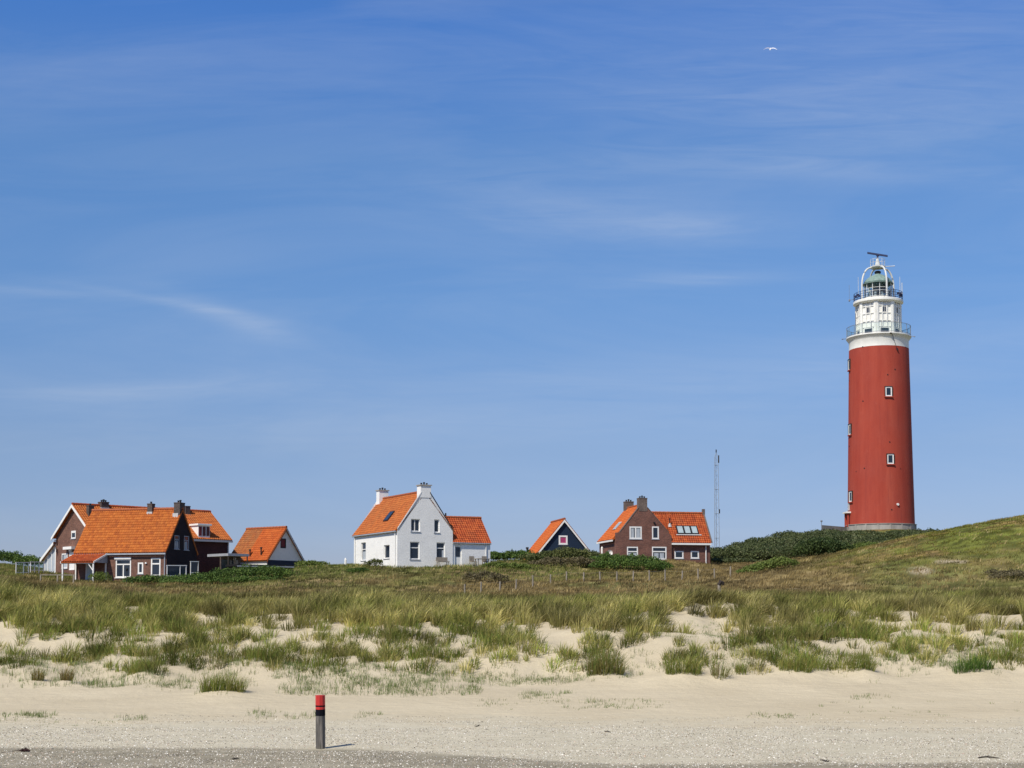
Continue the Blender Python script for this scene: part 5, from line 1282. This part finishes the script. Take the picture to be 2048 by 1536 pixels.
    zq = Z(511); m = MB(); m.tube([(c.x, c.y, zp+1.1), (c.x, c.y, zq)], .11, 8)
    A = at(0, 0, 0)+right*(-20*S)+Vector((0, 0, Z(504.5))); B = at(0, 0, 0)+right*(20*S)+Vector((0, 0, Z(513.3))); uu = (B-A)
    m.box(A-tow*.15-Vector((0, 0, .1)), uu, tow*.3, Vector((0, 0, .2)))
    mid = (A+B)/2; x1 = mid+uu*-.11; x2 = mid+uu*.13; bot = Vector((c.x, c.y, zq-.25))
    for o_ in (-.06, .06): m.face([x1+tow*o_, x2+tow*o_, bot+tow*o_])
    m.build('radar_antenna', M['railnavy'], R)
    p = at(1.0, 1.4, zp+.1); m = MB(); m.tube([p, p+right*1.05], .05, 6); m.tube([p+right*1.05, p+right*1.2], .07, 6); m.build('outrigger', M['whiterail'], R)
    for px, y0, y1, r_, mat in ((1704.5, 597, 567, .02, 'steel'), (1722.5, 590, 552, .025, 'whiterail'), (1804, 592, 556, .03, 'whiterail'), (1808, 592, 568, .045, 'whiterail'), (1790, 590, 560, .02, 'steel')):
        q_ = c+right*((px-1761)*S); m = MB(); m.tube([(q_.x, q_.y, Z(y0)), (q_.x, q_.y, Z(y1))], r_, 6)
        if px == 1704.5: m.tube([(q_.x, q_.y, Z(y0)), (q_.x+.8, q_.y, Z(y0-1))], .03, 6); m.lathe((q_.x, q_.y, Z(y0)-.25), [(0, 0), (.13, .1), (.1, .3), (0, .35)], 8)
        m.build('antenna', M[mat], R)
    dp = MB(); q_ = at(rw+.05, -1.3, zd); dp.tube([q_, q_+Vector((0, 0, 3.2))], .06, 6); dp.build('downpipe', M['steel'], R)
    # tower windows
    def twin(px, y0, y1, wd):
        s = (px-1761.5)*S; zc = Z((y0+y1)/2, 4); r_ = rad(zc); ph = math.asin(max(-.985, min(.985, s/r_)))
        h = (y1-y0)*S; out = (right*sin(ph)+tow*cos(ph)); u = (right*cos(ph)-tow*sin(ph))
        w = Wall((at(r_-.095, ph, 0)-u*wd/2)[:2], u[:2], out[:2])
        o = window(R, w, (0, wd, zc-h/2, zc+h/2), .15, sill=0, proud=.12, rec=.1)
        sd = MB(); bar(sd, w, -.12, wd+.12, zc-h/2-.13, zc-h/2-.004, .0, .28); sd.build('sill', M['red'], o)
        su = MB(); bar(su, w, -.07, wd+.07, zc+h/2+.004, zc+h/2+.07, .0, .24); bar(su, w, -.07, -.004, zc-h/2, zc+h/2, .0, .22); bar(su, w, wd+.004, wd+.07, zc-h/2, zc+h/2, .0, .22); su.build('surround', M['dark'], o)
    twin(1779, 773.5, 792.5, .86); twin(1780.7, 908.5, 928, .86)
    for (y0, y1) in ((709, 730), (842, 863), (979, 1000)): twin(1704, y0, y1, .86)
    for px, py in ((1778, 749), (1730, 799.5), (1780, 884), (1731, 935), (1782, 1019.5), (1702, 886), (1702, 751), (1715, 940), (1800, 937), (1792, 738), (1731, 690)):
        s = (px-1761.5)*S; zc = Z(py, 4); r_ = rad(zc) if py > 700 else rt; ph = math.asin(max(-.98, min(.98, s/r_))); out = right*sin(ph)+tow*cos(ph); p = at(r_-.05, ph, zc)
        m = MB(); m.tube([p, p+out*.09], .085 if py not in (940, 937) else .05, 8); m.build('drain_hole', M['black'], R)
    s = (1793.5-1761.5)*S; zc = Z(1009, 4); r_ = rad(zc); ph = math.asin(s/r_); p = at(r_-.02, ph, zc); m = MB(); m.tube([p, p+(right*sin(ph)+tow*cos(ph))*.16], .16, 10); m.build('lamp', M['white'], R)
    # entrance porch at the left foot
    zf = Z(1047); ph = -1.32; out = right*sin(ph)+tow*cos(ph); u = right*cos(ph)-tow*sin(ph); r_ = rad(zf); hp = Z(1027)-zf
    m = MB(); o0 = at(r_-.72, ph, zf-.5)-u*.75
    m.box(o0, u*.14, out*1.05, Vector((0, 0, hp+.5))); m.box(o0+u*1.5+out*.80, u*-.14, out*.25, Vector((0, 0, hp+.5))); m.box(o0+u*1.5, u*-.14, out*.30, Vector((0, 0, hp+.5))); pm_ = m.build('porch', M['red'], R)
    m = MB(); m.box(o0-u*.2+Vector((0, 0, hp+.5)), u*1.9, out*1.25, Vector((0, 0, .2))); m.build('porch_canopy', M['white'], pm_)
    m = MB(); m.box(o0+u*.14+out*.45, u*1.22, out*.05, Vector((0, 0, hp+.45))); m.build('door', M['dark'], pm_)
    m = MB(); q_ = at(rad(Z(1013))-.02, -1.27, Z(1021)); m.box(q_-u*.35, u*.7, out*.1, Vector((0, 0, 1.0))); m.build('plaque', M['lead'], R)
    # concrete terrace wall round the foot
    T = thing('terrace_wall', (cx, d0, zb), 'curved grey concrete terrace wall ringing the foot of the lighthouse', 'wall')
    zt_ = Z(1046.5, 5); m = MB(); ra = rb+.18; zz0 = Z(1075)
    a0 = -pi/2-az-radians(95); a1 = -pi/2-az+radians(88)
    m.lathe(c, [(ra, zz0), (ra, zt_), (ra-.3, zt_+.0), (ra-.3, zz0)], 40, a0, a1)
    m.lathe(c, [(ra+.08, zt_-.02), (ra+.08, zt_+.06), (ra-.36, zt_+.06)], 40, a0, a1)
    m.build('parapet', M['concrete'], T)
    m = MB()
    for i in range(9):
        ph = radians(-85+20*i); p = at(ra-.02, ph, zz0); o_ = right*sin(ph)+tow*cos(ph); u_ = right*cos(ph)-tow*sin(ph); m.box(p-u_*.12, u_*.24, o_*.06, Vector((0, 0, zt_-zz0-.03)))
    m.build('buttress', M['concrete'], T)
    m = MB(); p = at(ra-.2, -1.45, Z(1068)); q_ = PT(1644, 1068, 186); q_ = Vector((q_.x, q_.y, Z(1068)))
    m.box(p, q_-p, tow*.25, Vector((0, 0, Z(1054)-Z(1068)))); m.build('wing_wall', M['concrete'], T)
    p = PT(1643, 1052, 186); LP = thing('terrace_lamp', (p.x, p.y, p.z), 'tiny lamp on a short pole at the left end of the terrace wall', 'lamp'); m = MB(); m.tube([p-Vector((0, 0, .6)), p+Vector((0, 0, .5))], .04, 6); m.build('pole', M['steel'], LP)
    m = MB(); m.lathe(p+Vector((0, 0, .5)), [(.05, 0), (.14, .06), (.14, .2), (0, .28)], 8); m.build('lamp_head', M['steel'], LP)
lighthouse()

# ---- lattice mast --------------------------------------------------------------------------------
def mast():
    d0 = 172.0; x0 = xat(1434, d0); zb = zat(1125, d0); S = d0/F; ztop = zat(914, d0); zt2 = zat(905, d0); w0 = 5.2*S; w1 = 3.6*S
    R = thing('lattice_mast', (x0, d0, gz(x0, d0)), 'slender grey lattice radio mast between the brick house and the lighthouse', 'mast')
    cor = [Vector((cos(a), sin(a), 0)) for a in (radians(-150), radians(-30), radians(90))]
    def pt(k, z): t = (z-zb)/(ztop-zb); return Vector((x0, d0, z))+cor[k]*(w0+(w1-w0)*t)*1.12
    for k in range(3):
        m = MB(); m.tube([pt(k, zb), pt(k, ztop), Vector((x0, d0, zt2))], [.032, .028, .02], 5); m.build('leg', M['palesteel'], R)
    m = MB(); n = 26
    for i in range(n):
        za = zb+(ztop-zb)*i/n; zc = zb+(ztop-zb)*(i+1)/n
        for k in range(3):
            k2 = (k+1) % 3; a, b = (k, k2) if i % 2 == 0 else (k2, k)
            m.tube([pt(a, za), pt(b, zc)], .008, 4, False)
            if i % 6 == 0: m.tube([pt(k, za), pt(k2, za)], .022, 4, False)
    m.build('bracing', M['palesteel'], R)
    m = MB(); m.tube([(x0, d0, zt2), (x0, d0, zt2+.35)], .07, 6); m.build('tip_lamp', M['black'], R)
    for py, h in ((926, .9), (1027, .5)):
        p = pt(1, zat(py, d0)); m = MB(); m.tube([p+Vector((.06, -.05, 0)), p+Vector((.06, -.05, h))], .07, 6); m.build('aerial', M['black'], R)
mast()
# ---- beach pole ----------------------------------------------------------------------------------------
def pole():
    d0 = 46.0; p = PT(641, 1494, d0); S = d0/F; z0 = gz(p.x, d0); r = 9.5*S
    R = thing('beach_pole', (p.x, d0, z0), 'thick wooden beach pole with red top and black bands standing in the sand', 'beach pole')
    zz = lambda py: z0+(1494-py)*S
    def seg(nm, y0, y1, mat, e=0, top=False, lean=.012):
        m = MB(); n = 10
        ro = [r*(1+.035*sin(3*k+1)) for k in range(n)]
        def ring(z, s=1): return [Vector((p.x-lean*(z-z0)+(ro[k]*s+e)*cos(2*pi*k/n+.3), d0+(ro[k]*s+e)*sin(2*pi*k/n+.3), z)) for k in range(n)]
        A, B = ring(zz(y0)), ring(zz(y1))
        for k in range(n): m.face([A[k], A[(k+1) % n], B[(k+1) % n], B[k]])
        m.face(B); m.face(A[::-1])
        return m.build(nm, mat, R)
    seg('shaft', 1502, 1429, M['polew']); seg('black_band', 1429, 1416.5, M['poleb'], .004); seg('red_band', 1416.5, 1411.2, M['poler'], .002)
    seg('black_band', 1411.2, 1408.3, M['poleb'], .004); seg('red_cap', 1408.3, 1388.5, M['poler'], .003)
pole()
# ---- fence in the meadow ------------------------------------------------------------------------------------
def fence():
    P = [(929.5, 1184), (962, 1182), (999.5, 1175), (1031.7, 1169), (1065.6, 1167.5), (1100.9, 1165.5), (1132.8, 1164.5), (1167.1, 1160), (1200.4, 1158.5), (1233.4, 1155), (1266, 1153.5), (1298.5, 1153), (1330.6, 1152), (1363.9, 1155), (1396.2, 1155), (1428.8, 1154.5), (1460.3, 1151)]
    pts = []
    for i, (a, b) in enumerate(P):
        d_ = 101+min(i, 6)*2.1+max(0, i-6)*.35; d_ = d_; X0 = xat(a, d_); pts.append(Vector((X0, d_, gz(X0, d_))))
    R = thing('wire_fence', pts[0], 'line of short weathered posts and thin wire crossing the brown meadow', 'fence')
    rr = random.Random(3)
    tops = []
    for q_ in pts:
        h = .82*rr.uniform(.85, 1.12); m = MB(); t = Vector((rr.uniform(-.04, .04), rr.uniform(-.03, .03), h)); m.tube([q_-Vector((0, 0, .3)), q_+t], [.062, .055], 7); m.build('post', M['wood'], R); tops.append(q_+t*.9)
    for f_ in (.97,):
        m = MB()
        for a, b, c_, e_ in zip(pts[:-1], pts[1:], tops[:-1], tops[1:]): m.tube([a.lerp(c_, f_), b.lerp(e_, f_)], .003, 4, False)
        m.build('wire', M['steel'], R)
    d_ = 97; X0 = xat(1438, d_); z_ = gz(X0, d_); T = thing('dark_post', (X0, d_, z_), 'stout dark post with a bent top at the edge of the marram below the mast', 'post')
    m = MB(); m.tube([(X0, d_, z_-.2), (X0, d_, z_+.78)], [.11, .10], 8); m.build('shaft', M['wood'], T)
    m = MB(); m.tube([(X0-.02, d_, z_+.72), (X0+.12, d_, z_+.95), (X0+.26, d_, z_+.88), (X0+.24, d_-.02, z_+.7)], [.13, .15, .11, .05], 7); m.build('cap', M['drift'], T)
fence()
# ---- beach litter ---------------------------------------------------------------------------------------------
def litter():
    def stick(px, py, w, label, mat='drift', kink=.02, r=.018):
        x_, y_ = ground_hit(px, py); L = w*y_/F; m = MB(); n = 5
        pts = []
        for i in range(n):
            t = i/(n-1)-.5; X0 = x_+L*t; Y0 = y_+kink*8*sin(5*t+px); pts.append(Vector((X0, Y0, gz(X0, Y0)+r*.8+kink*abs(sin(9*t+px)))))
        m.tube(pts, [r*.7, r, r*1.1, r, r*.5], 6)
        q_ = pts[2]; m.tube([q_, q_+Vector((L*.12, -.1, .05))], [r*.7, r*.3], 5)
        tag(m.build('driftwood_stick', M[mat], None), label, 'driftwood', 'driftwood sticks on the beach')
    stick(470, 1519, 12, 'short dark stick on the damp gravel below and left of the pole')
    stick(1650, 1523, 16, 'short dark stick near the bottom edge below the lighthouse')
    stick(1215, 1465, 12, 'tiny dark stick on the pale shells in mid beach', r=.014)
    stick(955, 1453, 12, 'tiny dark stick on the sand below the white house', r=.014)
    stick(1975, 1517, 40, 'longest dark stick at the bottom right edge of the beach', r=.02)
    x_, y_ = ground_hit(48, 1504); T = thing('seaweed_clump', (x_, y_, gz(x_, y_)), 'dark red dried seaweed clump with a long thin strand on grey gravel', 'seaweed')
    rr = random.Random(9); m = MB(); z_ = gz(x_, y_)
    for i in range(16):
        q_ = Vector((x_+rr.gauss(0, .07), y_+rr.gauss(0, .05), z_+.02)); m.tube([q_, q_+Vector((rr.uniform(-.06, .12), rr.uniform(-.05, .05), rr.uniform(.02, .10))), q_+Vector((rr.uniform(-.1, .2), rr.uniform(-.05, .05), .01))], [.02, .028, .012], 5)
    m.build('clump', M['weed'], T)
    m = MB(); m.tube([(x_-.08, y_, z_+.03), (x_-.25, y_-.05, z_+.04), (x_-.42, y_-.3, z_+.02), (x_-.52, y_-.5, z_+.02)], [.007, .008, .010, .02], 5); m.build('strand', M['weed'], T)
litter()
# ---- gull -----------------------------------------------------------------------------------------------------
def gull():
    d0 = 130.0; c = PT(1541, 98, d0); S = d0/F
    R = thing('gull', c, 'white gull gliding high in the blue sky with wings spread', 'bird')
    m = MB(); ax = Vector((.30, .78, .55)).normalized()
    m.tube([c-ax*.26, c-ax*.2, c-ax*.05, c+ax*.1, c+ax*.2, c+ax*.26, c+ax*.31], [.01, .045, .085, .08, .05, .055, .012], 10); m.build('body', M['feather'], R, smooth='all')
    for sgn, tipz in ((-1, -.06), (1, -.02)):
        w = Vector((.97, -.2, -.1)).normalized()*sgn; L = .62
        ch = [.27, .25, .19, .05]; zz = [.03, .09, .07, tipz]; tt = [0, .33, .66, 1.0]; sw = [0, .02, -.04, -.14]
        m = MB()
        for i in range(3):
            a = c+w*L*tt[i]+Vector((0, 0, zz[i]))+ax*sw[i]; b = c+w*L*tt[i+1]+Vector((0, 0, zz[i+1]))+ax*sw[i+1]
            for dz, o_ in ((.012, 1), (-.006, -1)):
                q_ = [a+ax*ch[i]*.5+Vector((0, 0, dz*.3)), b+ax*ch[i+1]*.5+Vector((0, 0, dz*.3)), b-ax*ch[i+1]*.5, a-ax*ch[i]*.5]
                q_ = [q_[0]+Vector((0, 0, dz)), q_[1]+Vector((0, 0, dz)), q_[2]+Vector((0, 0, dz*.2)), q_[3]+Vector((0, 0, dz*.2))]
                m.face(q_ if o_ > 0 else q_[::-1])
        m.build('wing', M['featherg'] if sgn < 0 else M['feather'], R)
    m = MB(); m.face([c-ax*.2+Vector((.03, 0, .01)), c-ax*.2-Vector((.03, 0, -.01)), c-ax*.38-Vector((.08, 0, 0)), c-ax*.38+Vector((.08, 0, 0))]); m.build('tail', M['feather'], R)
gull()
p = PT(691, 1127, 130); vp_ = MB(); vp_.tube([p-Vector((0, 0, .5)), p+Vector((0, 0, .35)), p+Vector((0, 0, .5))], [.1, .1, .05], 8)
tag(vp_.build('vent_pipe', M['white']), 'short white pipe standing in the grass left of the white house', 'pipe')

# ------------------------------------------------------------------ light
SAZ, SEL = radians(38), radians(50)
Sv = Vector((-sin(SAZ)*cos(SEL), -cos(SAZ)*cos(SEL), sin(SEL)))
sun = bpy.data.lights.new('sun', 'SUN'); sun.energy = 4.9; sun.angle = radians(.53); sun.color = (1.0, .93, .80)
so = bpy.data.objects.new('sun', sun); COL.objects.link(so); so.rotation_euler = (-Sv).to_track_quat('-Z', 'Y').to_euler(); so.location = (0, -20, 60)
w = bpy.data.worlds.new('World'); scene.world = w; w.use_nodes = True; nt = w.node_tree
bg = nt.nodes['Background']
sky = N(nt, 'ShaderNodeTexSky', sky_type='NISHITA'); sky.sun_disc = False; sky.sun_elevation = SEL; sky.sun_rotation = atan2(Sv.x, Sv.y) % (2*pi)
sky.air_density = 1.0; sky.dust_density = .3; sky.ozone_density = 2.5; sky.altitude = 0
tc = N(nt, 'ShaderNodeTexCoord'); sep = N(nt, 'ShaderNodeSeparateXYZ'); nt.links.new(tc.outputs['Generated'], sep.inputs[0])
tint = ramp(nt, sep.outputs[2], [(0.0, (.355, .385, .63)), (.112, (.44, .48, .63)), (.21, (.45, .585, .765)), (.30, (.44, .64, .86)), (.385, (.34, .62, 1.0)), (.6, (.46, .56, .76)), (1, (.50, .54, .62))])
col = mixc(nt, 1.0, sky.outputs[0], tint, 'MULTIPLY')
def mth(op, a, b=None, c_=None):
    n_ = N(nt, 'ShaderNodeMath', operation=op)
    for i, v in enumerate((a, b, c_)):
        if v is None: continue
        if hasattr(v, 'links'): nt.links.new(v, n_.inputs[i])
        else: n_.inputs[i].default_value = v
    return n_.outputs[0]
# thin cirrus: streaks at fixed directions of the sky, torn by noise
u_ = mth('DIVIDE', sep.outputs[0], sep.outputs[1]); v_ = mth('DIVIDE', sep.outputs[2], sep.outputs[1])
cmb = N(nt, 'ShaderNodeCombineXYZ'); nt.links.new(u_, cmb.inputs[0]); nt.links.new(v_, cmb.inputs[1])
def cirrus_noise(sx, sy, ang, detail, dist):
    mp = N(nt, 'ShaderNodeMapping'); mp.inputs['Scale'].default_value = (sx, sy, 1); mp.inputs['Rotation'].default_value = (0, 0, ang); nt.links.new(cmb.outputs[0], mp.inputs[0])
    return noise(nt, 1.0, detail, mp.outputs[0], .6, dist)
tear = ramp(nt, cirrus_noise(9, 80, .14, 10, 1.6), [(.25, 0.3), (.75, 1.1)])
total = None
for px, py, L, W, ang, amp in ((470, 634, 150, 20, -.33, .20), (340, 600, 200, 9, -.18, .13), (1180, 425, 300, 60, -.08, .15), (1380, 446, 130, 26, .04, .10), (1390, 552, 190, 14, .03, .15), (240, 782, 320, 24, .06, .15), (60, 578, 200, 10, -.08, .12),
                               (1000, 770, 700, 60, .0, .10), (1700, 330, 500, 26, -.06, .10), (300, 120, 500, 90, .05, .06), (1800, 700, 400, 60, .08, .10), (1500, 200, 500, 60, -.1, .08), (700, 860, 900, 40, .02, .10), (1100, 330, 500, 40, .08, .06), (1750, 110, 700, 220, .1, .12)):
    du = mth('SUBTRACT', u_, (px-CX)/F); dv_ = mth('SUBTRACT', v_, (1225-py)/F)
    a_ = mth('ADD', mth('MULTIPLY', du, cos(ang)*F/L), mth('MULTIPLY', dv_, sin(ang)*F/L))
    b_ = mth('ADD', mth('MULTIPLY', du, -sin(ang)*F/W), mth('MULTIPLY', dv_, cos(ang)*F/W))
    e_ = mth('EXPONENT', mth('MULTIPLY', mth('ADD', mth('MULTIPLY', a_, a_), mth('MULTIPLY', b_, b_)), -1.0))
    e_ = mth('MULTIPLY', e_, amp); total = e_ if total is None else mth('ADD', total, e_)
veil = mth('MULTIPLY', ramp(nt, cirrus_noise(3, 16, .05, 7, .8), [(.42, 0.0), (.75, 1.0)]), .10)
fac = mth('MULTIPLY', mth('ADD', mth('MULTIPLY', total, tear), veil), 1.0)
front = mth('GREATER_THAN', sep.outputs[1], .05)
fac = mth('MULTIPLY', mth('MINIMUM', fac, .6), front)
col = mixc(nt, fac, col, (4.4, 4.75, 5.3))
nt.links.new(col, bg.inputs[0]); bg.inputs[1].default_value = .15
# ------------------------------------------------------------------ camera, render settings
cam = bpy.data.cameras.new('camera'); co = bpy.data.objects.new('camera', cam); COL.objects.link(co)
co.location = (0, 0, CAMZ); co.rotation_euler = (pi/2+PITCH, 0, 0)
cam.sensor_width = 36; cam.sensor_fit = 'HORIZONTAL'; cam.lens = 36*F/2048; cam.shift_y = (CY-768)/2048; cam.clip_end = 20000; cam.clip_start = .5
scene.camera = co
vs_ = scene.view_settings; vs_.view_transform = 'Standard'; vs_.look = 'None'; vs_.gamma = 1; vs_.exposure = 0
